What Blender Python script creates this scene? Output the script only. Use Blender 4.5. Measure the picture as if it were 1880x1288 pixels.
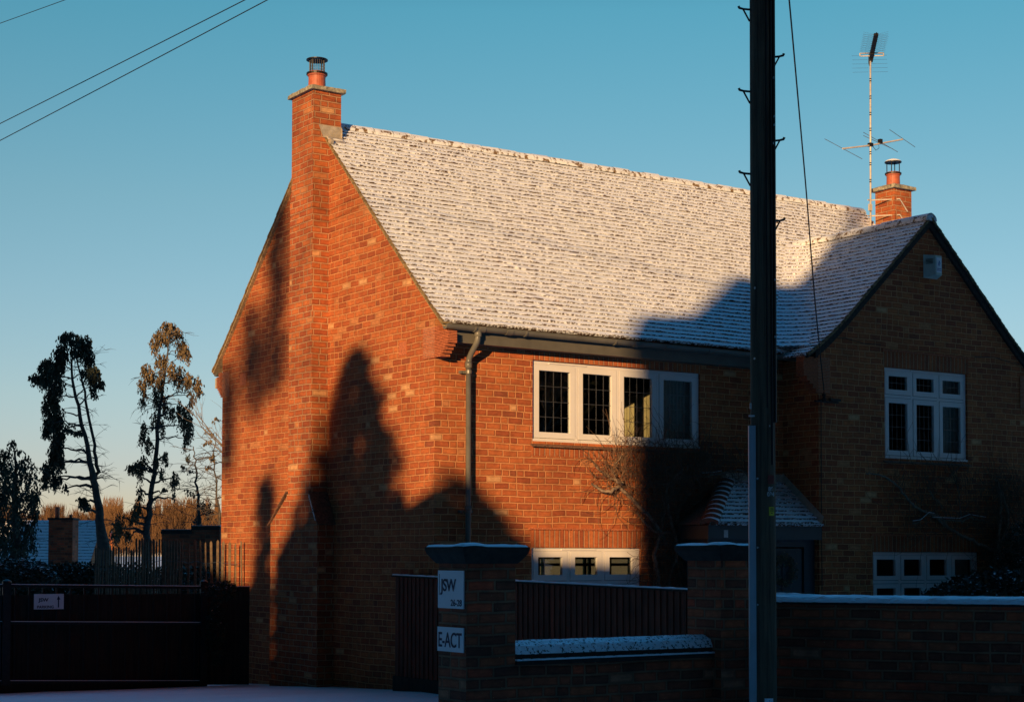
import bpy, bmesh, math, random
from mathutils import Vector, Matrix, noise
R = random.Random(7)
scene = bpy.context.scene
for o in list(bpy.data.objects): bpy.data.objects.remove(o)
# ------------------------------------------------------------------ camera
RIGHT = Vector((0.8263648, -0.5631324, 0.0017785))
DOWN = Vector((0.0244380, 0.0327057, -0.9991663))
FWD = Vector((0.5626047, 0.8257192, 0.0407887))
CAM = Vector((-10.9151455, -17.7139597, 1.6590175))
F, CX, CY = 3110.3, 940.0, 891.8
cd = bpy.data.cameras.new('camera'); co = bpy.data.objects.new('camera', cd)
scene.collection.objects.link(co)
m = Matrix.Identity(4)
for i in range(3):
    m[i][0] = RIGHT[i]; m[i][1] = -DOWN[i]; m[i][2] = -FWD[i]; m[i][3] = CAM[i]
co.matrix_world = m
cd.sensor_width = 36; cd.lens = F*36/1880; cd.shift_y = (CY-644)/1880
cd.clip_start = 0.1; cd.clip_end = 5000
scene.camera = co
# ------------------------------------------------------------------ sky and sun
SUN_AZ, SUN_EL = math.radians(52), math.radians(9.5)
SH = Vector((-math.sin(SUN_AZ), -math.cos(SUN_AZ), 0)); SP = Vector((math.cos(SUN_AZ), -math.sin(SUN_AZ), 0))
SUN = (SH*math.cos(SUN_EL) + Vector((0, 0, math.sin(SUN_EL)))).normalized()
w = bpy.data.worlds.new("World"); scene.world = w; w.use_nodes = True
nt = w.node_tree; nt.nodes.clear()
sky = nt.nodes.new('ShaderNodeTexSky'); sky.sky_type = 'NISHITA'; sky.sun_disc = False
sky.sun_elevation = SUN_EL; sky.sun_rotation = math.atan2(SUN.x, SUN.y)
sky.air_density = 1.0; sky.dust_density = 0.0; sky.ozone_density = 2.0
def sky_node(t, **kw):
    n = nt.nodes.new('ShaderNode'+t)
    for k, v in kw.items(): setattr(n, k, v)
    return n
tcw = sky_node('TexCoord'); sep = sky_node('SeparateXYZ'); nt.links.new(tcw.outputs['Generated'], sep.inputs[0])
rmp = sky_node('ValToRGB'); nt.links.new(sep.outputs[2], rmp.inputs[0])     # sky tint by height; above the frame it is set for shade fill
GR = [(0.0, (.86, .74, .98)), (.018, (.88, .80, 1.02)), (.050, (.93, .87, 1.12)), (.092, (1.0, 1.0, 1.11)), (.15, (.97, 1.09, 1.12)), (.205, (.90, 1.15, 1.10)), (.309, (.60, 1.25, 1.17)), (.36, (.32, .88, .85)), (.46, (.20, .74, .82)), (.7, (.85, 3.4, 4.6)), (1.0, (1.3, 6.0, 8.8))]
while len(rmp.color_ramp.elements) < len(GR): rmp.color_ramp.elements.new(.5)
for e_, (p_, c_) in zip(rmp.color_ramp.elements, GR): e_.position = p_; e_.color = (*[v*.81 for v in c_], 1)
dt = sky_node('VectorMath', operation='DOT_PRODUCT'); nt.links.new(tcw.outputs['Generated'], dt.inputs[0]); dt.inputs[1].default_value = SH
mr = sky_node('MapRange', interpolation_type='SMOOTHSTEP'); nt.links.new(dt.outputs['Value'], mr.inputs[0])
for i_, v_ in ((1, -.6), (2, .25), (3, 1.0), (4, .045)): mr.inputs[i_].default_value = v_  # dims the sun side of the sky to darken the shade
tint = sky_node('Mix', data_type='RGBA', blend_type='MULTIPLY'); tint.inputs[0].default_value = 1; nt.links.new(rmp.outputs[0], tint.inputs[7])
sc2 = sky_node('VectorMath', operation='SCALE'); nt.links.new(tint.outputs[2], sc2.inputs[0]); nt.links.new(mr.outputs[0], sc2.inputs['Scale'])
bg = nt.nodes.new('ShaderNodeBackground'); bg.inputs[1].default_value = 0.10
out = nt.nodes.new('ShaderNodeOutputWorld')
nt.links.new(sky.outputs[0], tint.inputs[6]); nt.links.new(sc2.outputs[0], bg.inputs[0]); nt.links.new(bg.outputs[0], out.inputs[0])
sd = bpy.data.lights.new('sun', 'SUN'); sd.energy = 5.0; sd.angle = math.radians(0.53); sd.color = (1.0, 0.635, 0.30)
so = bpy.data.objects.new('sun', sd); scene.collection.objects.link(so)
so.rotation_euler = (-SUN).to_track_quat('-Z', 'Y').to_euler()
scene.view_settings.view_transform = 'Standard'; scene.view_settings.look = 'None'
scene.view_settings.exposure = 0.30; scene.view_settings.gamma = 1.0
scene.render.engine = 'CYCLES'
scene.cycles.max_bounces = 6; scene.cycles.transparent_max_bounces = 16

# ------------------------------------------------------------------ helpers
def atd(px, py, d):
    return CAM + (RIGHT*((px-CX)/F) + DOWN*((py-CY)/F) + FWD)*d
def hit(px, py, ax, v):
    r = RIGHT*((px-CX)/F) + DOWN*((py-CY)/F) + FWD
    return CAM + r*((v-CAM[ax])/r[ax])

class MB:
    def __init__(s): s.v = []; s.f = []; s.m = []; s.uv = []
    def face(s, pts, mi=0, uv=None):
        b = len(s.v); s.v.extend([tuple(p) for p in pts]); s.f.append(tuple(range(b, b+len(pts)))); s.m.append(mi)
        if uv is None:
            P = [Vector(p) for p in pts]; n = Vector((0, 0, 0))
            for i in range(len(P)):
                a, c = P[i], P[(i+1) % len(P)]
                n += Vector(((a.y-c.y)*(a.z+c.z), (a.z-c.z)*(a.x+c.x), (a.x-c.x)*(a.y+c.y)))
            if n.length > 0: n.normalize()
            if abs(n.z) > .7: uv = [(p.x, p.y) for p in P]
            else:
                t = Vector((-n.y, n.x, 0)).normalized()
                uv = [(p.dot(t), p.z) for p in P]
        s.uv.append(uv)
    def quad(s, a, b, c, d, mi=0, uv=None): s.face([a, b, c, d], mi, uv)
    def hexa(s, p, mi=0):  # p: 4 bottom ccw, 4 top
        for q in ((3, 2, 1, 0), (4, 5, 6, 7), (0, 1, 5, 4), (1, 2, 6, 5), (2, 3, 7, 6), (3, 0, 4, 7)):
            s.face([p[i] for i in q], mi)
    def box(s, x0, x1, y0, y1, z0, z1, mi=0):
        s.hexa([(x0, y0, z0), (x1, y0, z0), (x1, y1, z0), (x0, y1, z0), (x0, y0, z1), (x1, y0, z1), (x1, y1, z1), (x0, y1, z1)], mi)
    def obox(s, c, ex, ey, ez, mi=0):  # centre and half extents vectors
        c = Vector(c); p = []
        for k in (-1, 1):
            for i, j in ((-1, -1), (1, -1), (1, 1), (-1, 1)): p.append(c+ex*i+ey*j+ez*k)
        s.hexa(p, mi)
    def tube(s, pts, rad, n=6, mi=0, cap=True):
        pts = [Vector(p) for p in pts]
        if not isinstance(rad, (list, tuple)): rad = [rad]*len(pts)
        rings = []; up = None; L = 0
        for i, p in enumerate(pts):
            d = (pts[min(i+1, len(pts)-1)]-pts[max(i-1, 0)])
            if d.length < 1e-9: d = Vector((0, 0, 1))
            d.normalize()
            if up is None: up = Vector((0, 0, 1)) if abs(d.z) < .9 else Vector((1, 0, 0))
            a = d.cross(up)
            if a.length < 1e-4: a = d.cross(Vector((0, 1, 0)))
            a.normalize(); b = d.cross(a); up = -b if False else up
            rings.append([p+(a*math.cos(2*math.pi*k/n)+b*math.sin(2*math.pi*k/n))*rad[i] for k in range(n)])
        base = len(s.v)
        for r in rings: s.v.extend([tuple(q) for q in r])
        for i in range(len(pts)-1):
            L2 = L+(pts[i+1]-pts[i]).length
            for k in range(n):
                k2 = (k+1) % n
                s.f.append((base+i*n+k, base+i*n+k2, base+(i+1)*n+k2, base+(i+1)*n+k)); s.m.append(mi)
                s.uv.append([(k/n, L), ((k+1)/n, L), ((k+1)/n, L2), (k/n, L2)])
            L = L2
        if cap:
            s.f.append(tuple(base+k for k in range(n))); s.m.append(mi); s.uv.append([(0, 0)]*n)
            s.f.append(tuple(base+(len(pts)-1)*n+k for k in reversed(range(n)))); s.m.append(mi); s.uv.append([(0, 0)]*n)
    def build(s, name, mats, parent=None, smooth=False):
        me = bpy.data.meshes.new(name)
        off = Vector(parent_loc(parent)) if parent else Vector((0, 0, 0))
        me.from_pydata([tuple(Vector(v)-off) for v in s.v] if off.length > 0 else s.v, [], s.f)
        if not isinstance(mats, (list, tuple)): mats = [mats]
        for mt in mats: me.materials.append(mt)
        me.polygons.foreach_set('material_index', s.m)
        ul = me.uv_layers.new(name='UVMap'); fl = []
        for u in s.uv:
            for q in u: fl.extend((q[0], q[1]))
        ul.data.foreach_set('uv', fl)
        if smooth: me.polygons.foreach_set('use_smooth', [True]*len(me.polygons))
        me.update()
        o = bpy.data.objects.new(name, me); scene.collection.objects.link(o)
        if parent: o.parent = parent
        return o
LOC = {}
def parent_loc(p):
    t = Vector((0, 0, 0))
    while p is not None: t += p.location; p = p.parent
    return t
def tag(o, label=None, cat=None, group=None, kind=None):
    if label: o['label'] = label
    if cat: o['category'] = cat
    if group: o['group'] = group
    if kind: o['kind'] = kind
    return o
def thing(name, label, cat, loc, group=None):
    o = bpy.data.objects.new(name, None); scene.collection.objects.link(o); o.location = loc
    o.empty_display_size = .2
    return tag(o, label, cat, group)

# ------------------------------------------------------------------ materials
def newmat(name):
    m = bpy.data.materials.new(name); m.use_nodes = True; nt = m.node_tree
    b = nt.nodes['Principled BSDF']; return m, nt, b
def N(nt, t, **kw):
    n = nt.nodes.new('ShaderNode'+t)
    for k, v in kw.items():
        if k.startswith('i'): n.inputs[int(k[1:])].default_value = v
        else: setattr(n, k, v)
    return n
def math_(nt, op, a, b=None, c=None, clamp=False):
    n = nt.nodes.new('ShaderNodeMath'); n.operation = op; n.use_clamp = clamp
    for i, v in enumerate((a, b, c)):
        if v is None: continue
        if isinstance(v, (int, float)): n.inputs[i].default_value = v
        else: nt.links.new(v, n.inputs[i])
    return n.outputs[0]
def ramp(nt, fac, stops, interp='LINEAR'):
    n = nt.nodes.new('ShaderNodeValToRGB'); n.color_ramp.interpolation = interp
    e = n.color_ramp.elements
    while len(e) < len(stops): e.new(.5)
    for i, (p, c) in enumerate(stops):
        e[i].position = p; e[i].color = tuple(c)+(1,) if len(c) == 3 else c
    nt.links.new(fac, n.inputs[0]); return n.outputs[0]
def mix(nt, fac, a, b, mode='MIX'):
    n = nt.nodes.new('ShaderNodeMix'); n.data_type = 'RGBA'; n.blend_type = mode
    for i, v in ((0, fac), (6, a), (7, b)):
        if isinstance(v, (int, float)): n.inputs[i].default_value = v
        elif isinstance(v, tuple): n.inputs[i].default_value = v if len(v) == 4 else v+(1,)
        else: nt.links.new(v, n.inputs[i])
    return n.outputs[2]
def noise_(nt, vec, scale, detail=3, rough=.55, out=0):
    n = nt.nodes.new('ShaderNodeTexNoise'); n.inputs['Scale'].default_value = scale
    n.inputs['Detail'].default_value = detail; n.inputs['Roughness'].default_value = rough
    if vec is not None: nt.links.new(vec, n.inputs['Vector'])
    return n.outputs[out]
def smooth(nt, x, a, b):
    n = nt.nodes.new('ShaderNodeMapRange'); n.interpolation_type = 'SMOOTHSTEP'
    nt.links.new(x, n.inputs[0]); n.inputs[1].default_value = a; n.inputs[2].default_value = b
    return n.outputs[0]
def bump(nt, b, h, strength=.5, dist=.01):
    n = nt.nodes.new('ShaderNodeBump'); n.inputs['Strength'].default_value = strength; n.inputs['Distance'].default_value = dist
    nt.links.new(h, n.inputs['Height']); nt.links.new(n.outputs[0], b.inputs['Normal'])

def brick_mat(name, stops, mortar=(.62, .265, .105), bw=.225, bh=.083, mw=.0135, grime=.4, soldier=False, pale=0, snowy=False, seed=0.0):
    m, nt, b = newmat(name)
    uv = N(nt, 'UVMap').outputs[0]; geo = N(nt, 'NewGeometry').outputs[0]
    wob = noise_(nt, uv, 1.7, 2, .5, 1)
    wob2 = noise_(nt, uv, 38.0, 2, .6, 1)
    def off(v, src, amt):
        s = N(nt, 'VectorMath', operation='SUBTRACT'); nt.links.new(src, s.inputs[0]); s.inputs[1].default_value = (.5, .5, .5)
        q = N(nt, 'VectorMath', operation='SCALE'); nt.links.new(s.outputs[0], q.inputs[0]); q.inputs[3].default_value = amt
        a = N(nt, 'VectorMath', operation='ADD'); nt.links.new(v, a.inputs[0]); nt.links.new(q.outputs[0], a.inputs[1]); return a.outputs[0]
    p = off(off(uv, wob, .035), wob2, .006)
    sx = N(nt, 'SeparateXYZ'); nt.links.new(p, sx.inputs[0]); u, v = sx.outputs[0], sx.outputs[1]
    if soldier: u, v = v, u
    rowf = math_(nt, 'DIVIDE', v, bh); row = math_(nt, 'FLOOR', rowf)
    half = math_(nt, 'MULTIPLY', math_(nt, 'MODULO', math_(nt, 'ABSOLUTE', row), 2.0), 0.0 if soldier else .5)
    wn0 = N(nt, 'TexWhiteNoise', noise_dimensions='1D'); nt.links.new(math_(nt, 'ADD', row, seed+3.3), wn0.inputs['W'])
    jit = math_(nt, 'MULTIPLY', wn0.outputs[0], .16)
    uf = math_(nt, 'ADD', math_(nt, 'ADD', math_(nt, 'DIVIDE', u, bw), half), jit); col = math_(nt, 'FLOOR', uf)
    cv = N(nt, 'CombineXYZ'); nt.links.new(col, cv.inputs[0]); nt.links.new(row, cv.inputs[1]); cv.inputs[2].default_value = seed
    wn = N(nt, 'TexWhiteNoise', noise_dimensions='3D'); nt.links.new(cv.outputs[0], wn.inputs[0])
    sc = N(nt, 'SeparateColor'); nt.links.new(wn.outputs[1], sc.inputs[0])
    # some bricks are split in two half bats
    fu0 = math_(nt, 'FRACT', uf)
    split = math_(nt, 'GREATER_THAN', sc.outputs[1], 2.0 if soldier else .88)
    fu1 = math_(nt, 'FRACT', math_(nt, 'MULTIPLY', fu0, 2.0))
    fu = math_(nt, 'ADD', math_(nt, 'MULTIPLY', fu0, math_(nt, 'SUBTRACT', 1.0, split)), math_(nt, 'MULTIPLY', fu1, split))
    wu = math_(nt, 'ADD', bw, math_(nt, 'MULTIPLY', split, -bw/2))
    du = math_(nt, 'MULTIPLY', math_(nt, 'MINIMUM', fu, math_(nt, 'SUBTRACT', 1.0, fu)), wu)
    fv = math_(nt, 'FRACT', rowf); dv = math_(nt, 'MULTIPLY', math_(nt, 'MINIMUM', fv, math_(nt, 'SUBTRACT', 1.0, fv)), bh)
    d = math_(nt, 'MINIMUM', du, dv)
    mask = smooth(nt, d, mw*.42, mw*.75)      # 1 = brick
    halfid = math_(nt, 'MULTIPLY', math_(nt, 'GREATER_THAN', fu0, .5), split)
    rnd = math_(nt, 'FRACT', math_(nt, 'ADD', sc.outputs[0], math_(nt, 'MULTIPLY', halfid, .37)))
    c = ramp(nt, rnd, stops, 'CONSTANT')
    mpn = N(nt, 'Mapping'); mpn.inputs['Scale'].default_value = (.55, 1.5, 1); nt.links.new(uv, mpn.inputs[0]); n1 = noise_(nt, mpn.outputs[0], 30, 4, .65); n2 = noise_(nt, uv, 1.3, 3, .6); n3 = noise_(nt, uv, 9, 3, .6)
    c = mix(nt, .55, c, ramp(nt, n1, [(.28, (.55, .50, .45)), (.72, (1.30, 1.32, 1.3))]), 'MULTIPLY')
    c = mix(nt, .7, c, ramp(nt, n3, [(.3, (.76, .73, .68)), (.7, (1.18, 1.19, 1.16))]), 'MULTIPLY')
    mo = mix(nt, .6, mortar, ramp(nt, n3, [(.3, (.6, .6, .62)), (.7, (1.2, 1.15, 1.1))]), 'MULTIPLY')
    c = mix(nt, mask, mo, c)
    edge_ = ramp(nt, smooth(nt, d, mw*.7, mw*1.9), [(0, (.74, .70, .64)), (1, (1.04, 1.04, 1.04))])
    c = mix(nt, mask, c, mix(nt, 1.0, c, edge_, 'MULTIPLY'))
    c = mix(nt, grime, c, ramp(nt, n2, [(.32, (.55, .52, .5)), (.62, (1.12, 1.1, 1.08))]), 'MULTIPLY')
    spk = smooth(nt, noise_(nt, uv, 55, 2, .5), .70, .76); c = mix(nt, math_(nt, 'MULTIPLY', spk, .55), c, (.62, .34, .18))
    nt.links.new(c, b.inputs['Base Color']); b.inputs['Roughness'].default_value = .9
    h = math_(nt, 'ADD', math_(nt, 'ADD', mask, math_(nt, 'MULTIPLY', n1, .45)), math_(nt, 'MULTIPLY', rnd, .3))
    bump(nt, b, h, .9, .006)
    return m
HB = [(0, (.44, .112, .033)), (.22, (.39, .094, .029)), (.42, (.50, .142, .042)), (.58, (.33, .076, .025)), (.70, (.46, .124, .036)), (.88, (.29, .075, .030)), (.91, (.44, .115, .034)), (.955, (.62, .32, .15)), (.975, (.52, .20, .08))]
M = {}
M['brick'] = brick_mat('house_brick', HB)
M['brick_stack'] = brick_mat('chimney_brick', HB, mortar=(.50, .27, .14), seed=5.0, grime=.75)
M['soldier'] = brick_mat('soldier_brick', HB[:7], mortar=(.48, .26, .14), bw=90.0, bh=.079, soldier=True, grime=.3, seed=2.0)
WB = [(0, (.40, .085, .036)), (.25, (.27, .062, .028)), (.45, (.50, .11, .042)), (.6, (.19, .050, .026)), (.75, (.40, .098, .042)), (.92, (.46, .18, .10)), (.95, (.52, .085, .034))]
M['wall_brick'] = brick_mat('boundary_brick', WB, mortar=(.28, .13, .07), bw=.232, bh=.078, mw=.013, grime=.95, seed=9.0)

def plain(name, col, rough=.6, metal=0, nscale=12, namt=.35, bmp=.1, coat=0):
    m, nt, b = newmat(name)
    tc = N(nt, 'TexCoord').outputs[3]
    n = noise_(nt, tc, nscale, 4, .6)
    lo = tuple(c*(1-namt) for c in col); hi = tuple(min(1, c*(1+namt)) for c in col)
    nt.links.new(ramp(nt, n, [(.3, lo), (.7, hi)]), b.inputs['Base Color'])
    b.inputs['Roughness'].default_value = rough; b.inputs['Metallic'].default_value = metal
    if bmp: bump(nt, b, n, bmp, .01)
    return m
def snow_mat(name, scale=18, dark=(.05, .045, .04), th=None, bstr=.6):
    m, nt, b = newmat(name)
    tc = N(nt, 'TexCoord').outputs[3]
    n = noise_(nt, tc, scale, 5, .65); n2 = noise_(nt, tc, scale*.12, 3, .5)
    c = ramp(nt, n2, [(.3, (.74, .76, .79)), (.7, (.86, .87, .89))])
    if th is not None:
        c = mix(nt, smooth(nt, n, th, th+.06), dark, c)
    nt.links.new(c, b.inputs['Base Color']); b.inputs['Roughness'].default_value = .75
    b.inputs['Subsurface Weight'].default_value = 0.0
    bump(nt, b, math_(nt, 'ADD', n, math_(nt, 'MULTIPLY', n2, 3.0)), bstr, .02)
    return m
M['snow'] = snow_mat('snow_cover', 14)
M['snow_ground'] = snow_mat('ground_snow', 9, bstr=1.0)
M['snow_patchy'] = snow_mat('patchy_snow', 42, dark=(.05, .05, .045), th=.40)
M['frame'] = plain('window_frame_paint', (.74, .70, .66), .42, nscale=3, namt=.05, bmp=0)
M['gasket'] = plain('black_gasket', (.02, .02, .022), .6, bmp=0)
M['lead'] = plain('lead_strip', (.13, .13, .135), .45, .6, bmp=0)
M['pvc'] = plain('grey_gutter_plastic', (.145, .135, .11), .33, nscale=5, namt=.18, bmp=0)
M['fascia'] = plain('grey_fascia', (.115, .105, .085), .45, nscale=5, namt=.15, bmp=.05)
M['tile'] = plain('clay_tile', (.17, .085, .05), .85, nscale=30, namt=.5, bmp=.4)
M['tile_red'] = plain('creasing_tile', (.46, .135, .055), .85, nscale=40, namt=.35, bmp=.4)
M['mortar'] = plain('lime_mortar', (.46, .40, .31), .9, nscale=30, namt=.3, bmp=.5)
M['pot'] = plain('terracotta_pot', (.42, .11, .06), .55, nscale=14, namt=.25, bmp=.1)
M['blackmetal'] = plain('black_cowl_metal', (.018, .016, .015), .45, .3, nscale=20, bmp=.05)
M['alu'] = plain('aluminium_tube', (.62, .55, .46), .5, .15, nscale=20, namt=.2, bmp=.02)
M['stone'] = plain('weathered_cap_stone', (.30, .27, .20), .95, nscale=18, namt=.6, bmp=.8)
M['darkstone'] = plain('dark_coping_stone', (.030, .021, .015), .9, nscale=14, namt=.5, bmp=.7)
M['iron'] = plain('black_gate_iron', (.022, .021, .021), .5, .4, nscale=20, bmp=.05)
M['ink'] = plain('navy_lettering', (.008, .012, .05), .6, bmp=0)
M['signwhite'] = plain('white_sign_board', (.72, .76, .80), .4, nscale=2, namt=.04, bmp=0)
M['curtain'] = plain('pale_curtain_cloth', (.62, .64, .60), .9, nscale=8, namt=.1, bmp=.1)
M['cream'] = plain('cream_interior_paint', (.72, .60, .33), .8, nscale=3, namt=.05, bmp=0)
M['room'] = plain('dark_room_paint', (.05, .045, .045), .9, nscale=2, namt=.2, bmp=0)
M['bark'] = plain('dark_bark', (.075, .06, .05), .95, nscale=9, namt=.5, bmp=.8)
M['vine'] = plain('wisteria_bark', (.15, .085, .05), .9, nscale=25, namt=.45, bmp=.5)
M['vinestem'] = plain('pale_wisteria_stem', (.24, .17, .12), .9, nscale=25, namt=.45, bmp=.5)
M['leaf'] = plain('dark_foliage', (.042, .050, .028), .8, nscale=2.2, namt=.5, bmp=0)
M['leaf2'] = plain('olive_drooping_foliage', (.14, .095, .045), .75, nscale=2.5, namt=.5, bmp=0)
M['hedge'] = plain('hedge_leaf', (.025, .035, .018), .7, nscale=6, namt=.5, bmp=0)
M['paling'] = plain('weathered_paling', (.15, .105, .065), .9, nscale=20, namt=.35, bmp=.4)
M['door'] = plain('blue_grey_door_paint', (.035, .055, .062), .45, nscale=3, namt=.2, bmp=0)
M['wreath'] = plain('wreath_leaf', (.16, .15, .09), .8, nscale=60, namt=.7, bmp=.3)
M['leadsheet'] = plain('lead_flashing', (.44, .38, .30), .55, .2, nscale=14, namt=.3, bmp=.2)
M['alarm'] = plain('alarm_box_plastic', (.50, .58, .50), .5, nscale=20, namt=.1, bmp=0)
M['blue'] = plain('blue_label', (.12, .25, .5), .5, bmp=0)
M['rubber'] = plain('black_cable', (.008, .008, .008), .6, bmp=0)
M['cap'] = plain('grey_cable_capping', (.34, .42, .46), .45, .2, nscale=4, namt=.12, bmp=0)
M['yellow'] = plain('yellow_plate', (.62, .55, .03), .5, bmp=0)
M['redplate'] = plain('faded_red_plate', (.16, .015, .012), .5, nscale=50, namt=.4, bmp=0)
M['whitenum'] = plain('white_numeral_plate', (.42, .46, .46), .5, bmp=0)
M['farbrush'] = plain('far_winter_trees', (.13, .065, .026), .95, nscale=.4, namt=.6, bmp=0)
M['render'] = plain('neighbour_render', (.35, .3, .25), .9, nscale=2, namt=.2)
M['whiteplastic'] = plain('insulator_plastic', (.5, .5, .48), .4, bmp=0)

def wood_mat(name, a, bcol, scale=(40, 40, 1.2)):
    m, nt, b = newmat(name)
    tc = N(nt, 'TexCoord').outputs[3]; mp = N(nt, 'Mapping'); mp.inputs['Scale'].default_value = scale; nt.links.new(tc, mp.inputs[0])
    n = noise_(nt, mp.outputs[0], 1.0, 6, .7); n2 = noise_(nt, tc, 3, 3, .5)
    c = mix(nt, .6, ramp(nt, n, [(.3, a), (.65, bcol)]), ramp(nt, n2, [(.3, (.6, .6, .6)), (.7, (1.2, 1.2, 1.2))]), 'MULTIPLY')
    nt.links.new(c, b.inputs['Base Color']); b.inputs['Roughness'].default_value = .88
    bump(nt, b, n, .8, .01); return m
M['pole'] = wood_mat('creosoted_pole_wood', (.040, .024, .014), (.17, .11, .065), (45, 45, 1.6))
M['fencewood'] = wood_mat('fence_board_wood', (.075, .018, .008), (.26, .062, .030), (35, 35, 1.5))
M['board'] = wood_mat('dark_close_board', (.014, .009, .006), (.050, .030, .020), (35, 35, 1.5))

def glass_mat():
    m = bpy.data.materials.new('window_glass'); m.use_nodes = True; nt = m.node_tree; nt.nodes.clear()
    tr = N(nt, 'BsdfTransparent'); tr.inputs[0].default_value = (.72, .76, .74, 1)
    gl = N(nt, 'BsdfGlossy'); gl.inputs[0].default_value = (.9, .95, 1, 1); gl.inputs['Roughness'].default_value = .01
    fr = N(nt, 'LayerWeight'); fr.inputs[0].default_value = .5
    geo = N(nt, 'TexCoord').outputs[3]; n = noise_(nt, geo, 2.2, 1, .5)
    bp = N(nt, 'Bump'); bp.inputs['Strength'].default_value = .08; bp.inputs['Distance'].default_value = .02; nt.links.new(n, bp.inputs['Height'])
    nt.links.new(bp.outputs[0], gl.inputs['Normal'])
    f2 = math_(nt, 'MULTIPLY_ADD', math_(nt, 'POWER', fr.outputs[1], 5.0), .9, .075, clamp=True)
    mx = N(nt, 'MixShader'); nt.links.new(f2, mx.inputs[0]); nt.links.new(tr.outputs[0], mx.inputs[1]); nt.links.new(gl.outputs[0], mx.inputs[2])
    o = N(nt, 'OutputMaterial'); nt.links.new(mx.outputs[0], o.inputs[0]); return m
M['glass'] = glass_mat()
mm = bpy.data.materials.new('amber_view_tint'); mm.use_nodes = True; q_ = mm.node_tree; q_.nodes.clear(); a_ = N(q_, 'BsdfTransparent'); a_.inputs[0].default_value = (.42, .27, .10, 1); b_ = N(q_, 'OutputMaterial'); q_.links.new(a_.outputs[0], b_.inputs[0]); M['ambertint'] = mm

def roof_snow_mat(name, thick=.0):
    # u along the eave in metres, v = course index + fraction down the course; snow lies thick with bare tile showing at the butts
    m, nt, b = newmat(name)
    uv = N(nt, 'UVMap').outputs[0]
    sx = N(nt, 'SeparateXYZ'); nt.links.new(uv, sx.inputs[0]); u, v = sx.outputs[0], sx.outputs[1]
    fr = math_(nt, 'FRACT', v)
    cmb = N(nt, 'CombineXYZ'); nt.links.new(math_(nt, 'MULTIPLY', u, 11.0), cmb.inputs[0]); nt.links.new(math_(nt, 'MULTIPLY', v, 1.3), cmb.inputs[1])
    n1 = noise_(nt, cmb.outputs[0], 1.0, 4, .7)
    cm2 = N(nt, 'CombineXYZ'); nt.links.new(math_(nt, 'MULTIPLY', u, 12.0), cm2.inputs[0]); nt.links.new(math_(nt, 'MULTIPLY', v, 1.8), cm2.inputs[1])
    n2 = noise_(nt, cm2.outputs[0], 1.6, 3, .6)
    cm3 = N(nt, 'CombineXYZ'); nt.links.new(u, cm3.inputs[0]); nt.links.new(math_(nt, 'MULTIPLY', v, .1), cm3.inputs[1])
    n3 = noise_(nt, cm3.outputs[0], .8, 3, .5)
    # bareness rises near the lower edge of each course
    edge = smooth(nt, fr, .84, .97)
    bare = math_(nt, 'ADD', math_(nt, 'MULTIPLY', edge, .34), math_(nt, 'MULTIPLY', n1, .95))
    bare = math_(nt, 'ADD', bare, math_(nt, 'MULTIPLY', math_(nt, 'SUBTRACT', n3, .5), .34))
    mask = smooth(nt, bare, .835+thick, .880+thick)
    spot = smooth(nt, n2, .790+thick*.5, .820+thick*.5)
    mask = math_(nt, 'MAXIMUM', mask, spot)
    tile = ramp(nt, n2, [(.3, (.05, .028, .012)), (.7, (.17, .085, .035))])
    snow = ramp(nt, n3, [(.3, (.82, .83, .84)), (.7, (.90, .90, .91))])
    c = mix(nt, mask, snow, tile)
    nt.links.new(c, b.inputs['Base Color']); b.inputs['Roughness'].default_value = .8
    h = math_(nt, 'SUBTRACT', math_(nt, 'MULTIPLY', n2, .5), math_(nt, 'MULTIPLY', mask, .8))
    bump(nt, b, h, .7, .012)
    return m
def butt_mat():
    m, nt, b = newmat('tile_butt')
    uv = N(nt, 'UVMap').outputs[0]; n = noise_(nt, uv, 9, 3, .7); n2 = noise_(nt, uv, 4.5, 3, .65)
    tile = ramp(nt, n, [(.3, (.03, .016, .008)), (.7, (.13, .062, .028))])
    c = mix(nt, smooth(nt, n2, .485, .54), tile, (.8, .81, .83))
    nt.links.new(c, b.inputs['Base Color']); b.inputs['Roughness'].default_value = .9; return m
M['roofsnow'] = roof_snow_mat('snowy_tile_roof'); M['butt'] = butt_mat()
M['roofsnow_thin'] = roof_snow_mat('thin_snow_tile_roof', -.135)

# ------------------------------------------------------------------ ground
def gz(x, y):
    s = (Vector((x, y, 0))-CAM)
    z = 0.0
    if y > 0: z = -.045*min(y, 8)
    if y > 8: z -= .05*min(y-8, 25)
    return z
g = MB(); xs = [-3000, -800, -300, -120, -60, -30] + [-20+i*1.0 for i in range(41)] + [30, 60, 120, 300, 800, 3000]
ys = [-3000, -800, -300, -120, -60, -30] + [-24+i*1.0 for i in range(60)] + [60, 120, 300, 800, 3000]
def gp(x, y): return (x, y, gz(x, y)+(.02*noise.noise(Vector((x*.5, y*.5, 0))) if abs(x) < 25 and abs(y) < 36 else 0))
for i in range(len(xs)-1):
    for j in range(len(ys)-1):
        g.quad(gp(xs[i], ys[j]), gp(xs[i+1], ys[j]), gp(xs[i+1], ys[j+1]), gp(xs[i], ys[j+1]))
tag(g.build('ground', M['snow_ground'], smooth=True), kind='structure')

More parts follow.
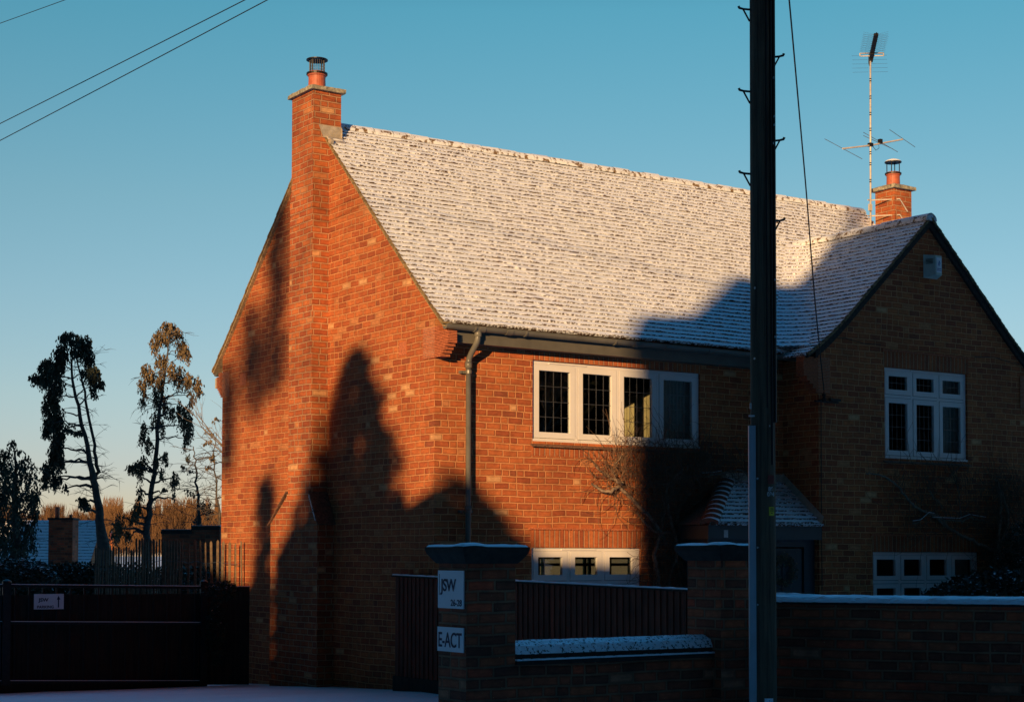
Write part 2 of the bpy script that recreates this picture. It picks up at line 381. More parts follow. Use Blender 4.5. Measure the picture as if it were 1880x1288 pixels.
# ------------------------------------------------------------------ the brick house
house = thing('brick_house', 'red brick house with a snow dusted tiled roof and a tall gable end chimney', 'house', (0, 0, 0))
XW, YW = 5.82, -.71              # wing left wall, wing front wall
XR, YB = 10.55, 6.2
RY, RZ = 3.09, 7.67
def prof_main(d):                # height of roof surface at horizontal distance d from the ridge
    if d < 2.55: return RZ-.955*d
    t = d-2.55; return RZ-.955*d+.055*t*t
EAVE = 3.36
WX, WZ = 8.06, 6.63
def prof_wing(d):
    if d < 1.7: return WZ-.93*d
    t = d-1.7; return WZ-.93*d+.21*t*t
WE = 2.53
def wall_grid(mb, ax, pos, a0, a1, z0, z1, holes, depth=.12, inward=1, z1f=None):
    A = sorted(set([a0, a1]+[h[0] for h in holes]+[h[1] for h in holes])); Z = sorted(set([z0, z1]+[h[2] for h in holes]+[h[3] for h in holes]))
    P = (lambda a, z, d=0: (a, pos+d, z)) if ax == 'Y' else (lambda a, z, d=0: (pos+d, a, z))
    for i in range(len(A)-1):
        for j in range(len(Z)-1):
            ca, cz = (A[i]+A[i+1])/2, (Z[j]+Z[j+1])/2
            if any(h[0] < ca < h[1] and h[2] < cz < h[3] for h in holes): continue
            mb.quad(P(A[i], Z[j]), P(A[i+1], Z[j]), P(A[i+1], Z[j+1]), P(A[i], Z[j+1]))
    for h in holes:
        d = depth*inward
        mb.quad(P(h[0], h[2]), P(h[0], h[3]), P(h[0], h[3], d), P(h[0], h[2], d)); mb.quad(P(h[1], h[2]), P(h[1], h[3]), P(h[1], h[3], d), P(h[1], h[2], d))
        mb.quad(P(h[0], h[3]), P(h[1], h[3]), P(h[1], h[3], d), P(h[0], h[3], d)); mb.quad(P(h[0], h[2]), P(h[1], h[2]), P(h[1], h[2], d), P(h[0], h[2], d))
W1 = (1.47, 4.28, 3.12, 4.16); W2 = (1.46, 3.24, .70, 1.76); W3 = (7.13, 8.89, 3.06, 4.37); W4 = (6.87, 9.11, .55, 1.72)
mb = MB(); wall_grid(mb, 'Y', 0, 0, XW, -.5, 4.62, [W1, W2]); mb.build('front_wall', M['brick'], house)
# gable wall (pentagon) and the others
def gable(mb, x, zoff=-.03):
    ys_ = [-0.0, .3, .6, 1.0, RY, YB-1.0, YB-.6, YB-.3, YB]
    pts = [(x, 0, -.8), (x, 0, 4.3)] + [(x, y, prof_main(abs(y-RY))-.05) for y in ys_] + [(x, YB, 4.3), (x, YB, -.8)]
    mb.face(pts)
mb = MB(); gable(mb, 0); mb.build('gable_wall', M['brick'], house)
mb = MB(); gable(mb, XR); wall_grid(mb, 'Y', YB, 0, XR, -.8, 4.62, [(5.0, 8.6, .9, 2.15)], inward=-1); mb.build('rear_wall', M['brick'], house)
# wing walls
mb = MB(); wall_grid(mb, 'Y', YW, XW, 2*WX-XW, -.5, 4.40, [W3, W4])
pts = [(XW, YW, 4.40), (2*WX-XW, YW, 4.40)] + [(WX+d, YW, prof_wing(abs(d))-.05) for d in (2.24, 2.0, 1.85, 1.7, 0, -1.7, -1.85, -2.0, -2.24)]
mb.face(pts); mb.quad((XW, 0, -.5), (XW, YW, -.5), (XW, YW, 4.42), (XW, 0, 4.42)); mb.quad((2*WX-XW, 3, -.5), (2*WX-XW, YW, -.5), (2*WX-XW, YW, 4.45), (2*WX-XW, 3, 4.45))
mb.build('wing_wall', M['brick'], house)

# ---- tiled roofs with snow, course by course
def tiled(name, prof, dmax, place, a0, a1f, gauge=.1, step=.042, parent=house, thin=False, a0f=None, thick=.016, seed=1, mats=None):
    thick = thick*.95; rr = random.Random(seed); mb = MB()
    # courses by arc length
    ds = [0.0]; d = 0
    while d < dmax:
        s = math.hypot(.01, prof(d+.01)-prof(d))/.01
        d += gauge/s; ds.append(min(d, dmax))
    for i in range(len(ds)-1):
        d0, d1 = ds[i], ds[i+1]; z0, z1 = prof(d0), prof(d1)
        nn = Vector((z0-z1, d1-d0)).normalized()   # (toward +d, up)
        A1 = a1f(d1) if callable(a1f) else a1f; A0 = a0f(d1) if a0f else a0
        n = max(1, int((A1-A0)/step)); ph = .5*(i % 2)
        prev = None
        for k in range(n+1):
            a = A0+(A1-A0)*k/n
            ti = math.floor(a/.165+ph)
            rr2 = random.Random(ti*7919+i*104729+seed)
            lift = thick*(.7+.75*rr2.random()); slip = (rr2.random()-.5)*.012
            nz = noise.noise(Vector((a*6, i*1.7, seed))); nz2 = noise.noise(Vector((a*23, i*3.1, seed+4)))
            sn = .006+.009*max(0, nz+.3)
            wav = .012*noise.noise(Vector((a*.35, i*.06, seed*3)))
            l = lift+sn
            e = d1+slip+.006*nz2
            def pt(d, z, h): return place(a, d+nn.x*h, z+nn.y*h+wav)
            dm = d0+(d1-d0)*.55; zm = z0+(z1-z0)*.55
            dq = d0+(d1-d0)*.93; zq = z0+(z1-z0)*.93
            cur = [pt(d0, z0, .004), pt(dm, zm, l*.62+.002+.003*nz2), pt(dq, zq, l*.95+.003*nz2), pt(e, z1, l*.78), pt(e, z1, -.006)]
            if prev:
                for q in range(4):
                    vv = [0, .55, .93, .999, 1.0]; mi = 1 if q == 3 else 0
                    mb.quad(prev[1][q], prev[1][q+1], cur[q+1], cur[q], mi, [(prev[0], i+vv[q]), (prev[0], i+vv[q+1]), (a, i+vv[q+1]), (a, i+vv[q])] if q < 3 else [(prev[0]*6, i*1.7), (prev[0]*6, i*1.7+.15), (a*6, i*1.7+.15), (a*6, i*1.7)])
            prev = (a, cur)
    return mb.build(name, mats or [M['roofsnow'], M['butt']], parent)
front_place = lambda a, d, z: (a, RY-d, z)
back_place = lambda a, d, z: (XR-a, RY+d, z)
tiled('front_roof', prof_main, EAVE, front_place, -.05, XR+.06)
tiled('rear_roof', prof_main, EAVE, back_place, -.06, XR+.05, step=.3, seed=3)
def wing_y_end(d):                    # where the wing slope meets the main slope
    z = prof_wing(d); lo, hi = 0, EAVE
    for _ in range(30):
        md = (lo+hi)/2
        if prof_main(md) > z: lo = md
        else: hi = md
    return RY-lo+.06
YV = YW-.06
# along-axis coordinate runs from the front verge backwards
tiled('wing_roof', prof_wing, WE, lambda a, d, z: (WX-d, YV+a, z), 0, lambda d: max(.05, wing_y_end(d)-YV) if prof_wing(d) > prof_main(EAVE) else .55, seed=11)
tiled('wing_roof', prof_wing, WE, lambda a, d, z: (WX+d, YV+a, z), 0, lambda d: 2.5, step=.1, seed=12)
# swept valley: the courses of both slopes run round in a curve of snow
mb = MB()
def inv(prof, dmax, z):
    lo, hi = 0, dmax
    for _ in range(30):
        md = (lo+hi)/2
        if prof(md) > z: lo = md
        else: hi = md
    return lo
def vrow(z, lift, t, seed):
    y = RY-inv(prof_main, EAVE, z); x = WX-inv(prof_wing, WE, z); wdt = .42*(1-.35*t); row = []
    for k in range(19):
        s = k/18; p0 = Vector((x-wdt, y, 0)); p2 = Vector((x, y-wdt, 0)); pm = Vector((x, y, 0))*.62+(p0+p2)*.19
        p = p0*(1-s)**2+pm*2*s*(1-s)+p2*s*s
        nrm = Vector((-s, -(1-s), 1)).normalized(); l_ = lift*(.8+.5*noise.noise(Vector((k*.6, seed*1.3, 2))))
        p.z = z+.006; p += nrm*l_; row.append(p)
    return row
zz_ = 6.58; ci = 0
while zz_ > 4.60:
    t_ = (6.58-zz_)/2; z1_ = zz_-.069
    r0 = vrow(zz_, .012, 1-t_, ci); r1 = vrow(z1_, .030, 1-t_, ci); r2 = vrow(z1_-.002, .010, 1-t_, ci)
    for k in range(18):
        u0, u1 = 3+k*.033, 3+(k+1)*.033
        mb.quad(r0[k], r0[k+1], r1[k+1], r1[k], 0, [(u0, ci), (u1, ci), (u1, ci+.99), (u0, ci+.99)]); mb.quad(r1[k], r1[k+1], r2[k+1], r2[k], 1, [(u0*6, ci*1.7), (u1*6, ci*1.7), (u1*6, ci*1.7+.15), (u0*6, ci*1.7+.15)])
    zz_ = z1_; ci += 1
mb.build('roof_valley', [M['roofsnow'], M['butt']], house)
# ridge tiles
def ridge(p0, p1, n, name):
    p0, p1 = Vector(p0), Vector(p1); mb = MB(); ax = (p1-p0).normalized(); sd_ = ax.cross(Vector((0, 0, 1))).normalized(); L = (p1-p0).length
    for i in range(n):
        a0 = p0+ax*(L*i/n+.004); a1 = p0+ax*(L*(i+1)/n-.004); j0 = (R.random()-.5)*.014; rad = .115
        prev = None
        for k in range(9):
            th = math.pi*(k/8)
            off_ = sd_*math.cos(th)*rad*1.0; h = math.sin(th)*rad*.85
            th_s = .018*max(0, math.sin(th))*(.6+.8*R.random())
            q0 = a0+off_+Vector((0, 0, h+j0-.08+th_s)); q1 = a1+off_+Vector((0, 0, h+j0-.075+th_s*(.7+.5*R.random())))
            if prev:
                mb.quad(prev[0], q0, q1, prev[1], 0 if 2 < k < 7 else 1)
            prev = (q0, q1)
        for e, s in ((a0, 1), (a1, -1)):
            mb.face([e+sd_*math.cos(math.pi*k/8)*rad+Vector((0, 0, math.sin(math.pi*k/8)*rad*.85+j0-.08)) for k in range(9)], 1)
    return mb.build(name, [M['snow'], M['ridgesnow']], house)
M['ridgetile'] = plain('lichened_ridge_tile', (.22, .15, .07), .9, nscale=24, namt=.7, bmp=.5); M['ridgesnow'] = snow_mat('snow_flecked_ridge_tile', 13, dark=(.20, .12, .05), th=.42)
ridge((.22, RY, RZ), (XR+.08, RY, RZ), 34, 'ridge_tiles')
ridge((WX, YV-.02, WZ+.02), (WX, 2.05, WZ+.02), 9, 'ridge_tiles')
# verges: underside bed of mortar and undercloak
def verge(x, sgn, prof, dmax, place, name, mats, y_side=(-1, 1)):
    mb = MB()
    for sd_ in y_side:
        n = 46
        for i in range(n):
            d0, d1 = dmax*i/n, dmax*(i+1)/n
            z0, z1 = prof(d0), prof(d1); j = R.random()*.012
            mb.hexa([place(x, sd_*d0, z0-.055), place(x+sgn*.14, sd_*d0, z0-.055), place(x+sgn*.14, sd_*d1, z1-.055), place(x, sd_*d1, z1-.055),
                     place(x, sd_*d0, z0-.018), place(x+sgn*.14, sd_*d0, z0-.018), place(x+sgn*.14, sd_*d1, z1-.018), place(x, sd_*d1, z1-.018)], 0)
            mb.hexa([place(x-sgn*(.012+j), sd_*d0, z0-.022), place(x+sgn*.1, sd_*d0, z0-.022), place(x+sgn*.1, sd_*d1, z1-.022-.012), place(x-sgn*(.012+j), sd_*d1, z1-.03),
                     place(x-sgn*(.012+j), sd_*d0, z0+.004), place(x+sgn*.1, sd_*d0, z0+.006), place(x+sgn*.1, sd_*d1, z1+.010), place(x-sgn*(.012+j), sd_*d1, z1+.012)], 1)
    return mb.build(name, mats, house)
M['vergemortar'] = plain('verge_mortar', (.34, .24, .13), .95, nscale=22, namt=.55, bmp=.8)
verge(-.05, 1, prof_main, EAVE, lambda x, d, z: (x, RY+d, z), 'verge', [M['vergemortar'], M['ridgetile']])
verge(XR+.06, -1, prof_main, EAVE, lambda x, d, z: (x, RY+d, z), 'verge', [M['vergemortar'], M['ridgetile']])
M['darkverge'] = plain('dark_verge_timber', (.035, .028, .022), .9, nscale=20, namt=.5, bmp=.5)
verge(YV, 1, prof_wing, WE-.04, lambda x, d, z: (WX+d, x, z), 'verge', [M['darkverge'], M['ridgetile']])
# barge undercloak of the wing
mb = MB()
for sd_ in (-1, 1):
    for i in range(24):
        d0, d1 = (WE-.2)*i/24, (WE-.2)*(i+1)/24
        mb.hexa([(WX+sd_*d0, YW-.045, prof_wing(d0)-.15), (WX+sd_*d1, YW-.045, prof_wing(d1)-.15), (WX+sd_*d1, YW+.01, prof_wing(d1)-.15), (WX+sd_*d0, YW+.01, prof_wing(d0)-.15),
                 (WX+sd_*d0, YW-.045, prof_wing(d0)-.05), (WX+sd_*d1, YW-.045, prof_wing(d1)-.05), (WX+sd_*d1, YW+.01, prof_wing(d1)-.05), (WX+sd_*d0, YW+.01, prof_wing(d0)-.05)])
mb.build('bargeboard', M['darkverge'], house)

# ---- kneelers (corbels) of stacked creasing tiles
def kneel(x0, x1, face_y, dirn, zb, base=.27, o0=.17):
    mb = MB(); n = 20; h = .0192
    for i in range(n):
        z = zb+i*h; out_ = min(o0+.16, o0+.04*(i//2)) if z < 4.385 else .12
        j = (R.random()-.5)*.005; y0 = face_y+dirn*(out_+j); y1 = face_y-dirn*base
        mb.box(x0-.012+(R.random()-.5)*.006, x1, min(y0, y1), max(y0, y1), z, z+h*.74)
    mb.box(x0-.006, x1-.01, min(face_y, face_y-dirn*(base-.005)), max(face_y, face_y-dirn*(base-.005)), zb, zb+n*h-.002, 1)
    mb.box(x0+.012, x1-.03, min(face_y, face_y+dirn*.30), max(face_y, face_y+dirn*.30), zb+.16, 4.385, 1)
    return mb.build('corbel', [M['tile_red'], M['mortar']], house)
kneel(0, .115, 0, -1, 4.09); kneel(0, .115, YB, 1, 4.07, o0=.04)
def kneelx(face_x, dirn, y0, y1, ztop, base=.22):
    mb = MB(); n = 24; H = .5; h = H/n
    for i in range(n):
        z = ztop-H+i*h; st = min(5, int(i/(n/9.0))+1); x0 = face_x+dirn*.058*st; x1 = face_x-dirn*base
        mb.box(min(x0, x1), max(x0, x1), y0-.014+(R.random()-.5)*.006, y1, z, z+h*.72)
    mb.box(min(face_x, face_x-dirn*(base-.005)), max(face_x, face_x-dirn*(base-.005)), y0-.006, y1-.01, ztop-H, ztop-.002, 1)
    mb.build('corbel', [M['tile_red'], M['mortar']], house)
kneelx(XW, -1, YW, YW+.14, 4.42); kneelx(2*WX-XW, 1, YW, YW+.14, 4.42)
# small dark tile vents in the gable
mb = MB(); p = hit(740, 640, 0, 0); mb.box(-.008, .01, p.y-.09, p.y+.09, p.z-.085, p.z+.085); mb.build('brick_vent', M['tile_red'], house)
mb = MB(); p = hit(447, 696, 0, 0); mb.box(-.008, .01, p.y-.11, p.y+.11, p.z-.085, p.z+.085); mb.build('brick_vent', M['tile_red'], house)

# ---- eaves: fascia, gutter, brackets
mb = MB(); mb.box(.15, XW-.28, -.20, -.17, 4.27, 4.44); mb.box(.15, XW-.28, -.17, 0, 4.275, 4.295)
mb.build('fascia', M['fascia'], house)
def gutter(p0, p1, name, r=.058):
    p0, p1 = Vector(p0), Vector(p1); ax = (p1-p0).normalized(); sd_ = ax.cross(Vector((0, 0, 1))).normalized(); mb = MB(); n = 10
    L = (p1-p0).length; seg = 40
    for s in range(seg):
        a0 = p0+ax*(L*s/seg); a1 = p0+ax*(L*(s+1)/seg)
        for k in range(n):
            t0, t1 = math.pi*k/n, math.pi*(k+1)/n
            f = lambda a, t, rr: a+sd_*math.cos(t)*rr-Vector((0, 0, math.sin(t)*rr))
            mb.quad(f(a0, t0, r), f(a0, t1, r), f(a1, t1, r), f(a1, t0, r)); mb.quad(f(a0, t0, r-.006), f(a0, t1, r-.006), f(a1, t1, r-.006), f(a1, t0, r-.006))
        for sg in (-1, 1):
            mb.obox((a0+a1)/2+sd_*sg*r, ax*(L/seg/2), sd_*.005, Vector((0, 0, .006)))
    for e in (p0, p1):
        mb.face([e+sd_*math.cos(math.pi*k/n)*r-Vector((0, 0, math.sin(math.pi*k/n)*r)) for k in range(n+1)])
    i = 0; x = .1
    g_ = mb.build(name, M['pvc'], house, smooth=False)
    def band(pos, wd, rr):
        m2 = MB(); a = p0+ax*pos
        for k in range(n):
            t0, t1 = math.pi*k/n, math.pi*(k+1)/n
            f = lambda q, t, R_: q+sd_*math.cos(t)*R_-Vector((0, 0, math.sin(t)*R_))
            m2.quad(f(a-ax*wd, t0, rr), f(a-ax*wd, t1, rr), f(a+ax*wd, t1, rr), f(a+ax*wd, t0, rr))
            m2.quad(f(a-ax*wd, t0, rr), f(a-ax*wd, t1, rr), f(a-ax*wd, t1, rr-.01), f(a-ax*wd, t0, rr-.01)); m2.quad(f(a+ax*wd, t0, rr), f(a+ax*wd, t1, rr), f(a+ax*wd, t1, rr-.01), f(a+ax*wd, t0, rr-.01))
        m2.build('gutter_bracket', M['pvc'], house)
    for pos, wd in [(q, .012) for q in (.42, 1.18, 2.6, 3.45, 4.2, 5.0) if q < L] + [(q, .045) for q in (.52, .93, 2.95) if q < L]: band(pos, wd, r+.009)
gutter((-.02, -.268, 4.47), (5.80, -.268, 4.455), 'gutter'); gutter((0, YB+.268, 4.47), (5.6, YB+.268, 4.455), 'gutter')
# downpipe with swan neck
mb = MB()
mb.tube([(.46+.0, -.268, 4.44), (.46, -.268, 4.36), (.455, -.262, 4.30), (.45, -.235, 4.255), (.44, -.15, 4.16), (.438, -.105, 4.10), (.437, -.09, 4.03)], .037, 14)
mb.tube([(.46, -.268, 4.43), (.46, -.268, 4.35)], .046, 14); mb.tube([(.437, -.09, 4.06), (.437, -.09, 3.98)], .044, 14)
mb.tube([(.437, -.09, 4.0), (.437, -.09, 1.98), (.437, -.09, -.1)], .034, 16); mb.tube([(.437, -.09, 2.27), (.437, -.09, 2.19)], .043, 14)
dp = mb.build('downpipe', M['pvc'], house, smooth=True)
for z in (3.93, 2.2, .6):
    mb = MB()
    mb.box(.345, .53, -.045, .0, z-.018, z+.018); mb.tube([(.437, -.09, z-.02), (.437, -.09, z+.02)], .041, 14)
    for x in (.355, .52): mb.tube([(x, -.0, z), (x, -.055, z)], .012, 8)
    mb.build('pipe_clip', M['pvc'], dp)

# ---- chimneys
def pot_and_cowl(chim, x, y, z, mesh=True, r=.125):
    mb = MB(); n = 24
    rings = [(r*.98, 0), (r*.94, .16), (r*.95, .2), (r*1.06, .21), (r*1.1, .245), (r*1.02, .26), (r*.86, .262)]
    for i in range(len(rings)-1):
        for k in range(n):
            t0, t1 = 2*math.pi*k/n, 2*math.pi*(k+1)/n
            f = lambda rr, t, zz: (x+rr*math.cos(t), y+rr*math.sin(t), z+zz)
            mb.quad(f(rings[i][0], t0, rings[i][1]), f(rings[i][0], t1, rings[i][1]), f(rings[i+1][0], t1, rings[i+1][1]), f(rings[i+1][0], t0, rings[i+1][1]))
    pot = mb.build('chimney_pot', M['pot'], chim, smooth=False)
    mb = MB(); f = lambda rr, t, zz: (x+rr*math.cos(t), y+rr*math.sin(t), z+zz)
    for k in range(n):
        t0, t1 = 2*math.pi*k/n, 2*math.pi*(k+1)/n
        mb.quad(f(r*1.18, t0, .225), f(r*1.18, t1, .225), f(r*1.18, t1, .25), f(r*1.18, t0, .25)); mb.quad(f(r*.9, t0, .25), f(r*.9, t1, .25), f(r*1.18, t1, .25), f(r*1.18, t0, .25)); mb.quad(f(r*.9, t0, .225), f(r*.9, t1, .225), f(r*1.18, t1, .225), f(r*1.18, t0, .225))
        mb.quad(f(r*1.2, t0, .43), f(r*1.2, t1, .43), f(r*1.2, t1, .442), f(r*1.2, t0, .442)); mb.face([f(r*1.2, t0, .442), f(r*1.2, t1, .442), (x, y, z+.475)]); mb.face([f(r*1.2, t0, .43), f(r*1.2, t1, .43), (x, y, z+.445)])
    if mesh:
        for k in range(22):
            t = 2*math.pi*k/22; mb.tube([f(r*.86, t, .25), f(r*.86, t, .435)], .0022, 4)
        for zz in (.29, .33, .37, .41):
            mb.tube([f(r*.86, 2*math.pi*k/16, zz) for k in range(17)], .002, 4)
    for k in range(4):
        t = 2*math.pi*k/4+.5; mb.tube([f(r*.9, t, .24), f(r*.9, t, .435)], .0085, 6)
    mb.build('chimney_cowl', M['blackmetal'], chim)
def stack_cap(x0, x1, y0, y1, z, o, chim):
    mb = MB(); k = 10; top = .075
    per = []
    def edge(a, b): return [Vector(a).lerp(Vector(b), i/k) for i in range(k)]
    c = [(x0-o, y0-o, z), (x1+o, y0-o, z), (x1+o, y1+o, z), (x0-o, y1+o, z)]
    ring = sum([edge(c[i], c[(i+1) % 4]) for i in range(4)], [])
    cen = Vector(((x0+x1)/2, (y0+y1)/2, z))
    lo = [p+Vector(((R.random()-.5)*.008, (R.random()-.5)*.008, 0)) for p in ring]
    hi = [p+Vector(((R.random()-.5)*.016, (R.random()-.5)*.016, .048+R.random()*.012)) for p in ring]
    inn = [cen+(p-cen)*.55+Vector((0, 0, top+.02+R.random()*.012)) for p in ring]
    n = len(ring)
    for i in range(n):
        j = (i+1) % n; mb.quad(lo[i], lo[j], hi[j], hi[i]); mb.quad(hi[i], hi[j], inn[j], inn[i])
    mb.face(inn); mb.face(lo[::-1]); mb.build('chimney_cap', M['stone'], chim)
# left, on the gable
ch = MB(); e = -.25
ch.box(e, .18, 2.78, 3.42, 6.6, 8.02); 
ch.box(e, .0, 2.78, 3.46, 2.5, 6.6);
# widened lower breast with sloped shoulders
ch.box(e, 0, 2.58, 4.0, -.8, 2.09)
for (ya, yb, zlo) in ((2.58, 2.78, 2.09), (4.0, 3.50, 2.09)):
    ch.face([(e, ya, zlo), (e, yb, zlo), (e, yb, 2.47)]); ch.quad((e, ya, zlo), (e, yb, 2.47), (0, yb, 2.47), (0, ya, zlo))
ch.box(e, 0, 2.78, 3.50, 2.09, 2.5)
chim = ch.build('chimney', M['brick_stack'], house)
stack_cap(e, .18, 2.78, 3.42, 8.02, .05, chim)
pot_and_cowl(chim, -.03, 3.1, 8.10)
for (ya, za, yb, zb, sg) in ((2.55, 2.06, 2.79, 2.50, -1), (4.03, 2.06, 3.50, 2.50, 1)):   # tiled shoulders
    n = 5; mb = MB()
    for i in range(n):
        t0, t1 = i/n, (i+1)/n+.06
        A = Vector((0, ya+(yb-ya)*t0, za+(zb-za)*t0)); B = Vector((0, ya+(yb-ya)*t1, za+(zb-za)*t1)); nn = Vector((0, (zb-za)*sg if True else 0, abs(yb-ya))).normalized()
        nn = Vector((0, sg*abs(zb-za), abs(yb-ya))).normalized()
        for a in (A, B): pass
        p = [Vector((e-.03, A.y, A.z))+nn*.012, Vector((0, A.y, A.z))+nn*.012, Vector((0, B.y, B.z)), Vector((e-.03, B.y, B.z))]
        mb.hexa(p+[q+nn*.016 for q in p])
    mb.build('shoulder_tiles', M['tile'], chim)
mb = MB()
mb.hexa([(e-.012, 2.60, 2.12), (e-.03, 2.60, 2.12), (e-.03, 2.79, 2.44), (e-.012, 2.79, 2.44), (e-.012, 2.60, 2.15), (e-.03, 2.60, 2.15), (e-.03, 2.79, 2.48), (e-.012, 2.79, 2.48)])
mb.build('shoulder_snow', M['snow_patchy'], chim)
# lead flashing where the stack meets the roof
mb = MB(); y = 2.774
mb.face([(-.03, y, 7.38), (.19, y, 7.38), (.19, y, 7.55), (-.17, y, 7.55), (-.10, y, 7.38)][::-1]); mb.face([(.186, y-.02, 7.34), (.186, y+.35, 7.72), (.186, y+.33, 7.83), (.186, y-.02, 7.52)])
mb.hexa([(-.04, 2.68, 7.285), (.2, 2.68, 7.285), (.2, 2.776, 7.37), (-.04, 2.776, 7.37), (-.04, 2.68, 7.315), (.2, 2.68, 7.315), (.2, 2.776, 7.41), (-.04, 2.776, 7.41)])
mb.tube([(-.06, 2.66, 7.30), (-.02, 2.66, 7.30)], .045, 10)
mb.build('lead_flashing', M['leadsheet'], chim)
# snow drift behind flashing
# right chimney beyond the wing ridge
cx0, cy0 = 10.62, 2.32
ch = MB(); ch.box(cx0, cx0+.42, cy0, cy0+.44, -.8, 7.93); ch2 = ch.build('chimney', M['brick_stack'], house)
stack_cap(cx0, cx0+.42, cy0, cy0+.44, 7.93, .06, ch2); pot_and_cowl(ch2, cx0+.21, cy0+.22, 8.0, mesh=False, r=.12)
mb = MB(); mb.tube([(cx0+.21, cy0+.22, 8.445), (cx0+.21, cy0+.22, 8.47), (cx0+.21, cy0+.22, 8.50)], [.148, .12, .03], 18); mb.build('pot_snow', M['snow'], ch2)

# ---- windows
def window(wx0, wx1, wz0, wz1, y, cols, rowz, lead=(4, 4), leads=None, rec=.035, bord=.075, curt=None, sill='tile', vents=()):
    """frame at y+rec; rowz = list of (z0,z1) fractions of casement rows"""
    yf = y+rec; fr = .042; mb = MB()
    mb.box(wx0+.004, wx1-.004, yf, yf+.06, wz1-fr-.004, wz1-.004); mb.box(wx0+.004, wx1-.004, yf, yf+.06, wz0+.004, wz0+fr)
    mb.box(wx0+.004, wx0+fr, yf, yf+.06, wz0+fr, wz1-fr-.004); mb.box(wx1-fr, wx1-.004, yf, yf+.06, wz0+fr, wz1-fr-.004)
    W = (wx1-wx0-2*fr)/cols; mul = .02
    zr = [wz0+fr+(wz1-wz0-2*fr)*r for r in rowz]
    for c in range(1, cols):
        x = wx0+fr+W*c; mb.box(x-mul, x+mul, yf+.001, yf+.055, wz0+fr, wz1-fr-.004)
    for z in zr[1:-1]:
        for c in range(cols): mb.box(wx0+fr+W*c+(mul if c else 0), wx0+fr+W*(c+1)-(mul if c < cols-1 else 0), yf+.002, yf+.055, z-mul, z+mul)
    mb.box(wx0+.0, wx1+.012, yf-.03, yf, wz0-.012, wz0+.03)     # projecting cill nose
    win = mb.build('window', M['frame'], house)
    gk = MB(); gl = MB(); ld = MB(); ss = MB()
    for c in range(cols):
        for r in range(len(zr)-1):
            x0 = wx0+fr+W*c+(mul if c else 0); x1 = wx0+fr+W*(c+1)-(mul if c < cols-1 else 0)
            z0 = zr[r]+(mul if r else 0); z1 = zr[r+1]-(mul if r < len(zr)-2 else 0)
            gap = .006
            # dark gasket behind the gap
            for q in ((x0, x0+gap*2, z0, z1), (x1-gap*2, x1, z0, z1), (x0+gap*2, x1-gap*2, z0, z0+gap*2), (x0+gap*2, x1-gap*2, z1-gap*2, z1)):
                gk.box(q[0], q[1], yf+.012, yf+.03, q[2], q[3])
            a0, a1, b0, b1 = x0+gap, x1-gap, z0+gap, z1-gap
            ys0, ys1 = yf-.004, yf+.045
            ss.box(a0, a1, ys0, ys1, b1-bord, b1); ss.box(a0, a1, ys0, ys1, b0, b0+bord)
            ss.box(a0, a0+bord, ys0, ys1, b0+bord, b1-bord); ss.box(a1-bord, a1, ys0, ys1, b0+bord, b1-bord)
            g0, g1, h0, h1 = a0+bord, a1-bord, b0+bord, b1-bord
            gl.quad((g0, yf+.028, h0), (g1, yf+.028, h0), (g1, yf+.028, h1), (g0, yf+.028, h1))
            lc, lr = lead if leads is None else leads(c, r)
            for k in range(1, lc): x = g0+(g1-g0)*k/lc; ld.box(x-.003, x+.003, yf+.022, yf+.0255, h0, h1)
            for k in range(1, lr): z = h0+(h1-h0)*k/lr; ld.box(g0, g1, yf+.0205, yf+.0235, z-.003, z+.003)
    for x0, x1 in vents: ss.box(x0, x1, yf-.012, yf, wz1-.032, wz1-.016)
    ss.build('sash', M['frame'], win); gk.build('gasket', M['gasket'], win); gl.build('glass', M['glass'], win)
    if ld.f: ld.build('lead_grid', M['lead'], win)
    if sill == 'tile':
        sl = MB(); n = int((wx1-wx0+.08)/.105)
        for i in range(n):
            a = wx0-.04+i*(wx1-wx0+.08)/n; b2 = a+(wx1-wx0+.08)/n-.006
            j = R.random()*.004
            sl.hexa([(a, y-.05-j, wz0-.075), (b2, y-.05-j, wz0-.075), (b2, y+.05, wz0-.03), (a, y+.05, wz0-.03), (a, y-.05-j, wz0-.058), (b2, y-.05-j, wz0-.058), (b2, y+.05, wz0-.013), (a, y+.05, wz0-.013)])
        sl.build('sill', M['tile'], win)
    return win
def header(wx0, wx1, z, y, h=.22, crease=True):
    mb = MB(); mb.box(wx0-.02, wx1+.02, y-.003, y+.05, z+.004, z+h); mb.build('lintel', M['soldier'], house)
    if crease:
        mb = MB(); n = int((wx1-wx0+.1)/.06)
        mb.box(wx0-.05, wx1+.05, y-.028, y+.03, z+h+.012, z+h+.026)
        for i in range(n):
            a = wx0-.05+i*(wx1-wx0+.1)/n; mb.box(a+.004, a+(wx1-wx0+.1)/n-.008, y-.02-R.random()*.006, y+.03, z+h, z+h+.010)
        mb.build('creasing', M['tile_red'], house)
win1 = window(*W1, 0, 4, [0, 1], lead=(4, 4), vents=((1.75, 2.35), (3.3, 3.9)))
win2 = window(*W2, 0, 3, [0, .58, 1], leads=lambda c, r: (1, 1) if r else (4, 2), vents=((1.95, 2.5),))
win3 = window(*W3, YW, 3, [0, .70, 1], leads=lambda c, r: (4, 4) if r == 0 else (4, 2), vents=((7.7, 8.3),), bord=.07)
win4 = window(*W4, YW, 4, [0, .64, 1], leads=lambda c, r: (1, 1), vents=((7.3, 7.9), (8.2, 8.8)), bord=.062)
header(W1[0], W1[1], W1[3], 0, .105, False)
header(W2[0], W2[1], W2[3], 0, .225); header(W3[0], W3[1], W3[3], YW, .225); header(W4[0], W4[1], W4[3], YW, .225)
